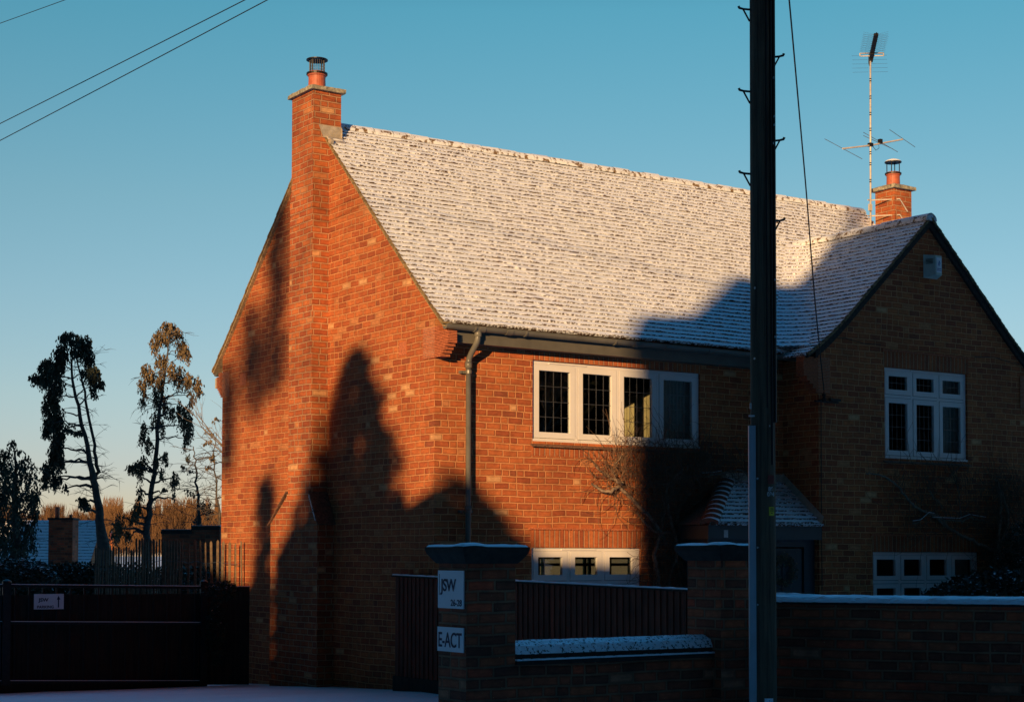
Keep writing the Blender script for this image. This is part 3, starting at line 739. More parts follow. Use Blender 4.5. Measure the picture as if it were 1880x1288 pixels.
mb = MB(); mb.box(W1[0]-.02, W1[1]+.02, -.003, .04, W1[2]-.075-.11, W1[2]-.078); mb.build('sill_course', M['soldier'], house)
# ---- rooms behind the windows
def room(x0, x1, y0, y1, z0, z1, front_holes, mat, back_hole=None, name='room'):
    mb = MB(); wall_grid(mb, 'Y', y0, x0, x1, z0, z1, front_holes, depth=0); wall_grid(mb, 'Y', y1, x0, x1, z0, z1, back_hole or [], depth=0)
    mb.quad((x0, y0, z0), (x0, y1, z0), (x0, y1, z1), (x0, y0, z1)); mb.quad((x1, y0, z0), (x1, y1, z0), (x1, y1, z1), (x1, y0, z1))
    mb.quad((x0, y0, z0), (x1, y0, z0), (x1, y1, z0), (x0, y1, z0)); mb.quad((x0, y0, z1), (x1, y0, z1), (x1, y1, z1), (x0, y1, z1))
    return mb.build(name, mat, house)
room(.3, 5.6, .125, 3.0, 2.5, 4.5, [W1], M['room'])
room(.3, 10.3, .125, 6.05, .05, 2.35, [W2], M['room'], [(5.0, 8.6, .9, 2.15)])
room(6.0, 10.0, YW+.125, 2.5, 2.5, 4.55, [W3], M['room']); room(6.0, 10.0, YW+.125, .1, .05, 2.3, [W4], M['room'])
# cream reveal and cupboard catching the sun upstairs
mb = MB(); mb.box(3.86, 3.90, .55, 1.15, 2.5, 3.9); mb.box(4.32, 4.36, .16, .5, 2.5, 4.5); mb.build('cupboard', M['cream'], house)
def curtain(x0, x1, y, z0, z1, parent, folds=9, amp=.03):
    mb = MB(); n = folds*8
    for i in range(n):
        a, b2 = x0+(x1-x0)*i/n, x0+(x1-x0)*(i+1)/n
        fa, fb = amp*math.sin(i/8*2*math.pi), amp*math.sin((i+1)/8*2*math.pi)
        mb.quad((a, y+fa, z0), (b2, y+fb, z0), (b2, y+fb, z1), (a, y+fa, z1))
    return mb.build('curtain', M['curtain'], parent)
curtain(3.80, 4.30, .22, 2.6, 4.25, win1, 8); curtain(8.52, 8.95, YW+.26, 2.6, 4.4, win3, 6)
curtain(8.7, 9.15, YW+.26, .1, 1.8, win4, 6); curtain(1.3, 1.5, .25, 2.6, 4.25, win1, 3)
# rear window of the ground floor room, seen right through
mb = MB(); yb = YB-.06
for x in (5.02, 5.45, 5.9, 6.0, 6.45, 6.9, 7.0, 7.45, 7.9, 8.0, 8.55): mb.box(x-.025, x+.025, yb, yb+.05, .9, 2.15)
for z in (.93, 1.5, 1.62, 2.12): mb.box(5.0, 8.6, yb+.002, yb+.048, z-.025, z+.025)
rw = mb.build('rear_window', M['frame'], house)
mb = MB(); mb.quad((5.0, YB-.1, .9), (8.6, YB-.1, .9), (8.6, YB-.1, 2.15), (5.0, YB-.1, 2.15)); mb.build('amber_tint_pane', M['ambertint'], rw)  # added tinted pane that turns the light through the window amber
mb = MB()
for k in range(260):
    c = Vector((R.uniform(5.0, 8.5), YB-.35+R.uniform(-.05, .05), 1.05+abs(R.gauss(0, .16)))); a = Vector((R.uniform(-1, 1), 0, R.uniform(-1, 1)))*.05; b2 = Vector((R.uniform(-1, 1), R.uniform(-1, 1), R.uniform(-1, 1)))*.03
    mb.face([c, c+a, c+b2])
mb.build('house_plants', M['leaf'], house)

# ---- enclosed porch with lean-to hipped roof
px0, px1, py = 3.87, XW-.002, -.62
mb = MB(); mb.box(px0, 4.72, py, py+.06, -.1, 1.92); mb.box(5.62, px1, py, py+.06, -.1, 1.92); mb.box(4.72, 5.62, py, py+.06, 1.78, 1.92)
mb.box(px0, px0+.06, py+.06, 0, -.1, 1.92)
porch = mb.build('porch', M['door'], house)
mb = MB(); mb.box(4.75, 5.59, py+.02, py+.055, 0, 1.76)
for x0, x1, z0, z1 in ((4.85, 5.12, .15, .8), (5.22, 5.49, .15, .8), (4.85, 5.12, .95, 1.6), (5.22, 5.49, .95, 1.6)):
    mb.box(x0, x1, py+.008, py+.02, z0, z1)
dr = mb.build('door', M['door'], porch)
mb = MB(); mb.box(px0-.12, px1-.01, py-.15, py-.12, 1.88, 2.06); mb.box(px0-.12, px0-.09, py-.12, -.002, 1.88, 2.06); mb.box(px0-.09, px1-.01, py-.12, -.002, 1.885, 1.90)
mb.build('porch_fascia', M['door'], porch)
mb = MB(); mb.box(4.02, 4.09, py-.156, py-.151, 1.90, 2.0); mb.build('junction_box', M['whiteplastic'], porch)
yo, zo, zt = py-.19, 2.07, 2.71
hx0, hx1 = px0-.14, 4.74     # hip foot and hip top
def pprof(d): return zt-d*(zt-zo)/abs(yo)
tiled('porch_roof', pprof, abs(yo), lambda a, d, z: (a, -d, z), hx0, XW-.01, a0f=lambda d: hx1+(hx0-hx1)*d/abs(yo), parent=porch, thick=.02, seed=21, mats=[M['roofsnow_thin'], M['butt']], gauge=.09)
def pprof2(d): return zt-d*(zt-zo)/(hx1-hx0)
tiled('porch_roof', pprof2, hx1-hx0, lambda a, d, z: (hx1-d, -a, z), 0, 1, a0f=lambda d: 0.0, parent=porch, thick=.02, seed=22, mats=[M['roofsnow_thin'], M['butt']], gauge=.11) if False else None
mb = MB()
mb.face([(hx1, -.0, zt), (hx0, -.0, zo), (hx0, yo, zo)], 0, [(0, 0), (1, 0), (1, 7.9)])
mb.build('porch_hip_roof', M['tile'], porch)
# bonnet hip tiles carrying snow
mb = MB(); n = 10
A = Vector((hx0+.02, yo+.02, zo)); B = Vector((hx1, -.02, zt)); ax = (B-A).normalized(); sd_ = ax.cross(Vector((0, 0, 1))).normalized(); up = sd_.cross(ax).normalized()
for i in range(n):
    c0 = A.lerp(B, i/n); c1 = A.lerp(B, (i+1)/n)
    K = 8
    for k in range(K):
        def pt(c, s, h):
            q = (s-.5)*2; return c+sd_*q*.125+up*(.045*(1-q*q)+h)
        s0, s1 = k/K, (k+1)/K
        mb.quad(pt(c0, s0, .05), pt(c0, s1, .05), pt(c1, s1, .0), pt(c1, s0, .0), 0)
        mb.quad(pt(c0, s0, .05), pt(c0, s1, .05), pt(c0, s1, -.02), pt(c0, s0, -.02), 1)
mb.build('hip_tiles', [M['snow'], M['tile']], porch)
mb = MB(); mb.quad((XW-.05, yo, zo+.02), (XW-.004, yo, zo+.13), (XW-.004, -.0, zt+.12), (XW-.05, 0, zt+.02)); mb.box(hx1-.1, XW-.005, -.02, -.002, zt-.02, zt+.10)
mb.build('flashing', M['leadsheet'], porch)

wr = thing('wreath', 'round leafy wreath hanging on the dark front door', 'wreath', (5.22, py-.03, 1.45))
mb = MB()
for k in range(900):
    t = R.uniform(0, 2*math.pi); r = .17+R.gauss(0, .035); c = Vector((5.22+r*math.cos(t), py-.03+R.gauss(0, .02), 1.45+r*math.sin(t)))
    a = Vector((R.uniform(-1, 1), R.uniform(-1, 1), R.uniform(-1, 1)))*.022; b2 = Vector((R.uniform(-1, 1), R.uniform(-1, 1), R.uniform(-1, 1)))*.022
    mb.face([c-a, c+a, c+b2])
mb.build('leaves', M['wreath'], wr)

# ---- alarm box, cable bracket
al = thing('alarm_box', 'pale angular burglar alarm box high on the wing gable', 'alarm box', (8.13, YW, 5.9))
c = Vector((8.13, YW, 5.9)); mb = MB()
pb = [(7.95, YW-.004), (8.31, YW-.004), (8.22, YW-.14), (8.06, YW-.14)]
pb = [(7.955, YW-.004), (8.05, YW-.15), (8.185, YW-.15), (8.24, YW-.004)]
mb.hexa([(x, y, 5.73+(.035 if y < YW-.1 else 0)) for x, y in pb]+[(x, y, 6.07-(.02 if y < YW-.1 else 0)) for x, y in pb])
mb.build('casing', M['alarm'], al)
mb = MB(); mb.box(8.07, 8.178, YW-.154, YW-.151, 5.80, 6.02); mb.build('front_label', M['signwhite'], al)
mb = MB(); mb.tube([(8.11, YW-.156, 5.91), (8.13, YW-.156, 5.97), (8.145, YW-.156, 5.94), (8.12, YW-.156, 5.90)], .006, 5); mb.box(8.08, 8.17, YW-.157, YW-.155, 5.85, 5.862); mb.box(8.08, 8.17, YW-.157, YW-.155, 5.825, 5.837); mb.build('label_print', M['blue'], al)
mb = MB()
for z in (5.93, 5.95, 5.97, 5.99): mb.hexa([(7.975, YW-.036, z), (8.03, YW-.120, z), (8.024, YW-.124, z), (7.969, YW-.040, z), (7.975, YW-.036, z+.007), (8.03, YW-.120, z+.007), (8.024, YW-.124, z+.007), (7.969, YW-.040, z+.007)])
mb.build('sounder_slots', M['gasket'], al)
BR = Vector((5.85, YW-.08, 3.95))
bk = thing('cable_bracket', 'dark metal bracket with an insulator at the wing corner', 'bracket', (5.95, YW, 3.85))
mb = MB(); mb.box(5.74, 6.18, YW-.035, YW, 3.79, 3.815); mb.box(6.0, 6.2, YW-.06, YW-.03, 3.815, 3.85); mb.box(5.81, 5.84, YW-.10, YW, 3.815, 3.83); mb.tube([(5.85, YW-.08, 3.815), (5.85, YW-.08, 3.93)], .011, 6); mb.build('arm', M['iron'], bk)
mb = MB(); mb.tube([(5.85, YW-.08, 3.80), (5.85, YW-.08, 3.84), (5.85, YW-.08, 3.85), (5.85, YW-.08, 3.90)], [.028, .028, .018, .03], 10); mb.build('insulator', M['darkstone'], bk)
mb = MB(); mb.tube([(5.86, YW-.012, 3.80), (5.855, YW-.012, 2.6), (5.86, YW-.012, 1.2)], .0055, 5)
mb.tube([(7.05, YW-.014, 4.68)]+[(7.05-.35*i, YW-.014, 4.68+.02*i-.03*(i % 2)) for i in range(1, 4)], .005, 5)
mb.tube([(9.05, YW-.014, 4.64), (9.5, YW-.014, 4.66), (9.9, YW-.014, 4.60), (10.2, YW-.014, 4.60)], .005, 5)
mb.build('wall_cable', M['rubber'], bk)

# ------------------------------------------------------------------ tv aerial on the right chimney
mx, my = 10.50, 2.46
mx, my = hit(1598, 400, 1, 2.62).x, 2.62
ae = thing('tv_aerial', 'tall aerial mast with two antennas strapped to the right hand chimney', 'aerial', (mx, my, 7.2))
zt_ = hit(1598, 104, 1, my).z; xt_ = hit(1598, 104, 1, my).x
mb = MB(); mb.tube([(mx, my, 7.0), (xt_, my, zt_)], .0165, 10); mast = mb.build('mast', M['alu'], ae, smooth=True)
mb = MB()
for y_ in (146, 178, 208, 237, 280, 300, 331):
    for dd in (0, 4):
        p = hit(1598, y_+dd, 1, my); mb.tube([(p.x, my, p.z), (p.x, my, p.z+.018)], .0185, 8)
mb.build('tape_bands', M['rubber'], mast)
def P(px, py_): q = hit(px, py_, 1, my); return q
mb = MB()
for y_, zz in ((368, 0), (397, 0)):
    p = P(1597, y_); mb.tube([(p.x-.06, my-.01, p.z), (p.x+.04, my, p.z+.01), (cx0+.1, cy0-.03, p.z+.015), (cx0+.3, cy0-.02, p.z-.18)], .012, 6)
p = P(1595, 382); mb.box(p.x-.035, p.x+.035, my-.05, my-.02, p.z-.05, p.z+.06)
mb.build('chimney_bracket', M['alu'], ae)
# lower band antenna
bc = P(1598, 267)
d1, d2 = P(1547, 273), P(1657, 256)
d1.y -= .0; d2.y += .0
mb = MB(); mb.tube([d1, bc, d2], .0145, 8); mb.build('antenna_boom', M['alu'], ae)
mb = MB()
for (a, b2) in (((1514, 255), (1583, 292)), ((1585, 243), (1648, 279)), ((1585, 249), (1640, 274)), ((1633, 238), (1680, 270))):
    A_ = P(*a); B_ = P(*b2); mid = (A_+B_)/2; A_.y += .25; B_.y -= .25
    # keep the same sight lines at the new depths
    A_ = hit(a[0], a[1], 1, A_.y); B_ = hit(b2[0], b2[1], 1, B_.y)
    mb.tube([A_, B_], .0048, 5)
mb.build('antenna_rod', M['lead'], ae)
mb = MB(); q = P(1616, 261); mb.box(q.x-.03, q.x+.03, my-.03, my+.03, q.z-.03, q.z+.05); q = P(1598, 266); mb.box(q.x-.035, q.x+.035, my-.035, my+.035, q.z-.03, q.z+.03)
mb.tube([P(1602, 268), P(1608, 276), P(1614, 272), P(1613, 264)], .005, 5); mb.build('connector_box', M['blackmetal'], ae)
# upper uhf antenna, pointing roughly towards the camera
Q = P(1599, 107); bd = (-FWD*.90+Vector((0, 0, 1))*.36-RIGHT*.06).normalized(); sdv = bd.cross(Vector((0, 0, 1))).normalized(); upv = sdv.cross(bd).normalized()
Q = Vector((Q.x, my, Q.z))
mb = MB(); mb.tube([Q-bd*.2, Q+bd*.70], .012, 6); mb.obox(Q+bd*.1+upv*.0, bd*.07, sdv*.035, upv*.04); mb.obox(Q+bd*.0-upv*.03, bd*.04, sdv*.03, upv*.03)
for k in range(11):
    c = Q+bd*(.14+k*.05); mb.obox(c, bd*.022, sdv*.036, upv*.022)
mb.tube([Q+sdv*.05+bd*.1, Q+sdv*.05+bd*.1-Vector((0, 0, .16))], .008, 5)
mb.build('uhf_boom', M['blackmetal'], ae)
mb = MB()
for k in range(11):
    c = Q+bd*(.14+k*.05)+upv*.012
    for s in (-1, 1):
        for t in (.0, .55, -.55): mb.tube([c+sdv*s*.03, c+sdv*s*.21+upv*t*.10], .0011, 4)
for k in range(5):
    for s in (-1, 1): c = Q-bd*.16+upv*(-.17+.085*k); mb.tube([c+sdv*.03*s, c+sdv*.30*s], .0018, 4)
mb.build('uhf_element', M['lead'], ae)
mb = MB()
for s in (-1, 1):
    a = Q+bd*.1+sdv*s*.04; b2 = Q+bd*.1+sdv*s*.2
    for h in (-.028, .028): mb.tube([a+upv*h, b2+upv*h], .010, 6)
    mb.tube([b2-upv*.028, b2+upv*.028], .010, 6)
mb.build('folded_dipole', M['alu'], ae)

# ------------------------------------------------------------------ utility pole
PP = Vector((-2.78, -8.90, 0)); PH = 7.75
PP = atd(1400, 644, 12.05); PP.z = 0
pole = thing('utility_pole', 'dark wooden utility pole with climbing steps in front of the garden wall', 'pole', (PP.x, PP.y, 0))
mb = MB(); n = 28; zs = [-.2+i*.25 for i in range(33)]
for i in range(len(zs)-1):
    for k in range(n):
        def f(z, kk):
            t = 2*math.pi*kk/n; r = (.0915-.0018*z)*(1+.02*noise.noise(Vector((math.cos(t)*2, math.sin(t)*2, z*.5)))-.010*(kk % n == 5))
            return (PP.x+r*math.cos(t), PP.y+r*math.sin(t), z)
        mb.quad(f(zs[i], k), f(zs[i], k+1), f(zs[i+1], k+1), f(zs[i+1], k))
mb.face([f(zs[-1], k) for k in range(n)])
mb.build('pole_shaft', M['pole'], pole, smooth=True)
rt = Vector((RIGHT.x, RIGHT.y, 0)).normalized(); fw = Vector((FWD.x, FWD.y, 0)).normalized()
zpx = lambda y_, d=12.05: CAM.z+(1018-y_)/F*d*1.002
def zof(py_): return atd(1400, py_-1.5, 12.0).z
for y_, s in ((14, -1), (168, -1), (322, -1), (103, 1), (260, 1), (410, 1)):
    z = zof(y_-7); b0 = PP+rt*s*.083; b0.z = z
    mb = MB(); tip = b0+rt*s*.074+Vector((0, 0, .012))
    mb.tube([b0+Vector((0, 0, 0)), b0+rt*s*.045+Vector((0, 0, .004)), tip, tip+rt*s*.004+Vector((0, 0, .012))], [.008, .008, .009, .011], 7)
    mb.tube([b0-Vector((0, 0, .085)), b0+rt*s*.045+Vector((0, 0, 0))], .0065, 6)
    mb.build('climbing_step', M['iron'], pole)
# cable guard on the right, pale capping on the left
mb = MB(); c = PP-fw*.05+rt*.078; mb.tube([c+Vector((0, 0, 2.6)), c+Vector((0, 0, PH-.2))], .014, 8); c = PP-fw*.07+rt*.055; mb.tube([c+Vector((0, 0, 2.3)), c+Vector((0, 0, PH-.2))], .009, 8)
c = PP-fw*.085+rt*.02; 
mb.tube([c+Vector((0, 0, 2.7)), c+Vector((0, 0, 5.2))]+[c+rt*.01+Vector((0, 0, 7.0))], .005, 6)
mb.build('cable_run', M['rubber'], pole)
c = PP-fw*.045-rt*.085; zt1 = zof(783)
mb = MB(); mb.obox(c+Vector((0, 0, (zt1-.2)/2)), rt*.024, fw*.02, Vector((0, 0, (zt1+.2)/2))); 
for q in (-.019, .019): mb.obox(c+rt*q-fw*.022+Vector((0, 0, (zt1-.2)/2)), rt*.004, fw*.004, Vector((0, 0, (zt1+.2)/2)))
mb.build('cable_capping', M['cap'], pole)
mb = MB()
for y_ in (880, 1006, 1110): 
    z = zof(y_); mb.tube([c+rt*.03-fw*.02+Vector((0, 0, z)), c+rt*.045-fw*.025+Vector((0, 0, z))], .008, 6)
z = zof(765); mb.obox(c+Vector((0, 0, z)), rt*.02, fw*.01, Vector((0, 0, .006))); mb.obox(c+Vector((0, 0, z+.07))-rt*.008, rt*.006, fw*.006, Vector((0, 0, .02)))
for q, y_ in ((.04, 784), (.088, 212), (.088, 228), (.08, 262), (.084, 140), (-.07, 530), (-.075, 660), (.088, 515), (.086, 620)):
    cc = PP-fw*.07+rt*q*.9; mb.obox(cc+Vector((0, 0, zof(y_))), rt*.004, fw*.012, Vector((0, 0, .006)))
mb.build('cable_clip', M['whiteplastic'], pole)
def text(s, size, loc, xdir, zdir, mat, parent, name='lettering', sx=1.0, bold=.0, align='LEFT', spacing=1.0):
    cu = bpy.data.curves.new(name, 'FONT'); cu.body = s; cu.size = size; cu.extrude = .0008; cu.offset = bold; cu.align_x = align; cu.space_character = spacing
    o = bpy.data.objects.new(name, cu); scene.collection.objects.link(o)
    dg = bpy.context.evaluated_depsgraph_get(); me = bpy.data.meshes.new_from_object(o.evaluated_get(dg)); bpy.data.objects.remove(o)
    x = Vector(xdir).normalized(); z = Vector(zdir).normalized(); y = x.cross(z)  # text plane x,z ; facing -y
    off_ = parent_loc(parent)
    for v in me.vertices: v.co = Vector(loc)+x*v.co.x*sx+z*v.co.y-y*v.co.z-off_
    me.materials.clear(); me.materials.append(mat); me.name = name
    q = bpy.data.objects.new(name, me); scene.collection.objects.link(q); q.parent = parent; return q
# number plates on the pole
def plate(px_, y0, y1, wd, mat, name, s=.0):
    ang = (px_-1400)/ (F/12.0)/.092; ang = max(-1, min(1, ang)); th = math.asin(ang)
    nrm = (-fw*math.cos(th)+rt*math.sin(th)); tan = (rt*math.cos(th)+fw*math.sin(th))
    z0, z1 = zof(y1), zof(y0); c = PP+nrm*.0925; c = Vector((c.x, c.y, (z0+z1)/2))
    mb = MB(); mb.obox(c, tan*wd/2, nrm*.002, Vector((0, 0, (z1-z0)/2))); return mb.build(name, mat, pole), c, tan, nrm, z0, z1
plate(1411, 874, 890, .05, M['redplate'], 'faded_plate')
_, c, tn, nr, z0, z1 = plate(1412, 932, 948, .042, M['yellow'], 'yellow_plate')
mb = MB()
for dz, hw in ((.018, .012), (.004, .015), (-.012, .007)): mb.obox(c+nr*.003+Vector((0, 0, dz)), tn*hw, nr*.001, Vector((0, 0, .003)))
mb.build('plate_print', M['gasket'], pole)
for s_, px_, y_, sz in (('86', 1410, 903, .042), ('034', 1410, 912.5, .042)):
    th = math.asin(min(1, (px_-1400)/(F/12.0)/.092)); nrm = (-fw*math.cos(th)+rt*math.sin(th)); tan = (rt*math.cos(th)+fw*math.sin(th))
    c = PP+nrm*.096; c.z = zof(y_); text(s_, sz, c, tan, (0, 0, 1), M['whitenum'], pole, 'number', sx=.95, bold=.0015, align='CENTER')
mb = MB(); c = PP+(-fw*.095+rt*.02); c.z = zof(1284); mb.obox(c, rt*.03, fw*.003, Vector((0, 0, .018))); mb.build('low_plate', M['snow_patchy'], pole)
# overhead wires
def wire(a, b, sag, r, name, label):
    a, b = Vector(a), Vector(b); n = 60; pts = []
    for i in range(n+1):
        t = i/n; p = a.lerp(b, t); p.z -= sag*4*t*(1-t); pts.append(p)
    mb = MB(); mb.tube(pts, r, 5); tag(mb.build(name, M['rubber']), label, 'wire')
top = Vector((PP.x, PP.y, 7.46))
dirA = atd(1449, 0, 13.1)
wire(BR, BR+(dirA-BR)*1.42, -.0, .0075, 'overhead_wire', 'single wire dropping from the sky to the bracket on the wing wall') if False else None
# house drop wire: solved so the straight chord passes just beside the pole head, slight sag
pts = [BR, atd(1497, 560, 19.4), atd(1481, 360, 18.0), atd(1466, 190, 16.6), atd(1449, 0, 15.0), atd(1430, -200, 13.6), atd(1408, -440, 12.1)]
mb = MB(); cr = []
for i in range(len(pts)-1):
    p0 = pts[max(i-1, 0)]; p1 = pts[i]; p2 = pts[i+1]; p3 = pts[min(i+2, len(pts)-1)]
    for k in range(8):
        t = k/8; cr.append(.5*((2*p1)+(p2-p0)*t+(2*p0-5*p1+4*p2-p3)*t*t+(3*p1-p0-3*p2+p3)*t**3))
cr.append(pts[-1]); mb.tube(cr, .008, 5)
tag(mb.build('overhead_wire', M['rubber']), 'dark wire running down beside the pole to the bracket on the wing wall', 'wire')
for (x0, y0, x1, y1, lab) in ((0, 212, 425, 0, 'upper wire of the close pair crossing the sky above the left trees'), (0, 243, 468, 0, 'lower wire of the close pair crossing the sky above the left trees'), (0, 30, 85, 0, 'short wire crossing the extreme top left corner of the sky')):
    sl = (y1-y0)/(x1-x0); X = lambda x: y0+sl*(x-x0)
    xr = 1390 if x1 > 100 else 900
    a = atd(xr, X(xr), 12.3 if x1 > 100 else 16); b = atd(-900, X(-900), 40)
    wire(a, b, .12, .0055 if x1 > 100 else .0045, 'overhead_wire', lab)

# ------------------------------------------------------------------ boundary walls and pillars
def pillar(x0, x1, y0, y1, ztop, label, capo=.075):
    t = thing('brick_pillar', label, 'pillar', ((x0+x1)/2, (y0+y1)/2, 0))
    mb = MB(); zb = ztop-.115
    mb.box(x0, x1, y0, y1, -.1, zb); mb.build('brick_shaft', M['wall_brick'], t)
    mb = MB(); o = capo; pr = [(0.012, zb), (.03, zb+.02), (o*.55, zb+.035), (o*.9, zb+.075), (o, zb+.10), (o, zb+.115)]
    for i in range(len(pr)-1):
        (o0, z0), (o1, z1) = pr[i], pr[i+1]
        c0 = [(x0-o0, y0-o0, z0), (x1+o0, y0-o0, z0), (x1+o0, y1+o0, z0), (x0-o0, y1+o0, z0)]; c1 = [(x0-o1, y0-o1, z1), (x1+o1, y0-o1, z1), (x1+o1, y1+o1, z1), (x0-o1, y1+o1, z1)]
        for k in range(4): j = (k+1) % 4; mb.quad(c0[k], c0[j], c1[j], c1[k])
    mb.box(x0-o, x1+o, y0-o, y1+o, zb+.1151, zb+.119); mb.build('cap_stone', M['darkstone'], t)
    # snow blanket
    mb = MB(); nx = 26
    def h(x, y):
        ex = min(x-(x0-o), (x1+o)-x, y-(y0-o), (y1+o)-y); e = min(1, ex/.03)
        return ztop+.004+.016*math.sqrt(max(0, e))+.007*noise.noise(Vector((x*9, y*9, 1)))*e+.012*max(0, 1-((x-(x0+.02))**2+(y-y0)**2)*60)
    for i in range(nx):
        for j in range(nx):
            X = [x0-o+(x1-x0+2*o)*k/nx for k in (i, i+1)]; Y = [y0-o+(y1-y0+2*o)*k/nx for k in (j, j+1)]
            mb.quad((X[0], Y[0], h(X[0], Y[0])), (X[1], Y[0], h(X[1], Y[0])), (X[1], Y[1], h(X[1], Y[1])), (X[0], Y[1], h(X[0], Y[1])))
    mb.build('snow_cap', M['snow'], t, smooth=True); return t
p1 = pillar(-4.42, -4.0, -7.61, -7.24, 1.715, 'brick gate pillar carrying two white signs on its left face')
p2 = pillar(-2.13, -1.72, -7.71, -7.31, 1.735, 'brick pillar without signs directly behind the utility pole')
def wall_run(a, b, th, ztop, name, label, coping):
    a, b = Vector(a), Vector(b); ax = (b-a).normalized(); nrm = Vector((ax.y, -ax.x, 0))
    if nrm.dot(CAM-a) < 0: nrm = -nrm
    t = thing(name, label, 'wall', tuple((a+b)/2)); L = (b-a).length; back = -nrm
    def P3(s, o_, z): q = a+ax*s+nrm*o_; return (q.x, q.y, z)
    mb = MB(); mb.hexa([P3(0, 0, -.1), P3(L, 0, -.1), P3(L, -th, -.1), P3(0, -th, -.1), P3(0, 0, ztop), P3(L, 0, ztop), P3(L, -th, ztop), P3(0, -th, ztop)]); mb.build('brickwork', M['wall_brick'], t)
    mb = MB(); sn = MB(); n = int(L/.03)
    if coping == 'saddle':
        # creasing tile slab then a half-round coping
        mb.hexa([P3(0, .035, ztop), P3(L, .035, ztop), P3(L, -th-.03, ztop), P3(0, -th-.03, ztop), P3(0, .035, ztop+.03), P3(L, .035, ztop+.03), P3(L, -th-.03, ztop+.03), P3(0, -th-.03, ztop+.03)])
        pr = [(.005, .03), (.005, .075), (-.02, .12), (-.07, .148), (-th/2, .155), (-th+.04, .12), (-th, .03)]
        snow_from = 1
    else:
        pr = [(.04, 0), (.04, .018), (.0, .034), (-.07, .044), (-th/2, .047), (-th+.02, .03), (-th-.04, 0)]; snow_from = 1
    for i in range(len(pr)-1):
        mb.quad(P3(0, pr[i][0], ztop+pr[i][1]), P3(L, pr[i][0], ztop+pr[i][1]), P3(L, pr[i+1][0], ztop+pr[i+1][1]), P3(0, pr[i+1][0], ztop+pr[i+1][1]))
    mb.face([P3(L, q[0], ztop+q[1]) for q in pr]); mb.face([P3(0, q[0], ztop+q[1]) for q in pr][::-1])
    mb.build('coping', M['darkstone'], t)
    hh = .012 if coping == 'saddle' else .022
    for k in range(n):
        s0, s1 = L*k/n, L*(k+1)/n
        def row(s):
            r_ = []
            # finely resampled profile
            fine = []
            for i in range(snow_from, len(pr)-1):
                for q in range(4):
                    f_ = q/4; fine.append((pr[i][0]*(1-f_)+pr[i+1][0]*f_, pr[i][1]*(1-f_)+pr[i+1][1]*f_))
            cut = int(round(.9+1.1*noise.noise(Vector((s*14, 3, 0))))) if coping == 'saddle' else 0
            for i, (o_, z_) in enumerate(fine):
                e = min(1, i/2.5); hgt = hh*e*(1+.35*noise.noise(Vector((s*7, i*.7, 2)))) + (.004 if i else -.004*0)
                lump = .008*noise.noise(Vector((s*30, i*2.0, 5)))
                r_.append(P3(s, o_+(.010+lump if i < 6 else 0), ztop+z_+hgt+lump*.6))
            return r_
        r0, r1 = row(s0), row(s1)
        for i in range(len(r0)-1): sn.quad(r0[i], r1[i], r1[i+1], r0[i+1])
    sn.build('snow_cover', M['snow_patchy'] if coping == 'saddle' else M['snow'], t)
    if coping == 'saddle':
        sn = MB()
        for k in range(n):
            s0, s1 = L*k/n, L*(k+1)/n; w0 = .02+.012*noise.noise(Vector((s0*12, 0, 7))); h0 = .008+.005*noise.noise(Vector((s0*20, 0, 9)))
            sn.hexa([P3(s0, .010, ztop+.0302), P3(s1, .010, ztop+.0302), P3(s1, .02+w0, ztop+.0302), P3(s0, .02+w0, ztop+.0302), P3(s0, .010, ztop+.034+h0), P3(s1, .010, ztop+.034+h0), P3(s1, .016+w0, ztop+.034+h0), P3(s0, .016+w0, ztop+.034+h0)])
        sn.build('ledge_snow', M['snow'], t)
    return t
wall_run((-4.0, -7.60, 0), (-2.13, -7.60, 0), .22, .87, 'garden_wall', 'low brick wall with rounded snowy coping between the two pillars', 'saddle')
wall_run((-1.72, -7.70, 0), (1.2, -12.0, 0), .22, 1.28, 'garden_wall', 'taller brick wall with a thick snow topping right of the pole', 'flat')
# signs on the first pillar (left face, facing -X)
sx_ = -4.42
def sign(y0, y1, z0, z1, name, label, th=.006):
    t = thing(name, label, 'sign', (sx_, (y0+y1)/2, z0)); mb = MB()
    mb.box(sx_-.012, sx_-.004, y0, y1, z0, z1); mb.build('board', M['signwhite'], t); return t
P_ = lambda px_, py_: hit(px_, py_, 0, sx_)
a, b = P_(806, 1047), P_(853.5, 1116); zt0 = P_(830, 1046.5).z; zb0 = P_(830, 1116).z
yl, yr = P_(806.5, 1080).y, P_(853.5, 1080).y
s1 = sign(yr, yl, zb0, zt0, 'office_sign', 'taller white sign reading JSW 26-28 near the top of the pillar')
X_ = sx_-.0135
sc_ = (yl-yr)/47.0
def ty(px_): return yl-(px_-806.5)*sc_
text('JSW', .122, (X_, ty(812.5), P_(830, 1084).z), (0, -1, 0), (0, 0, 1), M['ink'], s1, sx=.98, bold=.0022, spacing=.92)
text('26-28', .064, (X_, ty(830.5), P_(840, 1111.5).z), (0, -1, 0), (0, 0, 1), M['ink'], s1, sx=1.0, bold=.0010)
mb = MB(); mb.box(X_, X_+.002, ty(809.7), ty(808.8), P_(830, 1092).z, P_(830, 1053).z); mb.build('thin_line', M['lead'], s1)
zt0 = P_(830, 1150.5).z; zb0 = P_(830, 1195.5).z
s2 = sign(yr, yl+.005, zb0, zt0, 'office_sign', 'lower white sign reading E-ACT on the pillar')
text('E-ACT', .15, (X_, ty(807.2), P_(830, 1187).z), (0, -1, 0), (0, 0, 1), M['ink'], s2, sx=.79, bold=.0016, spacing=.95)

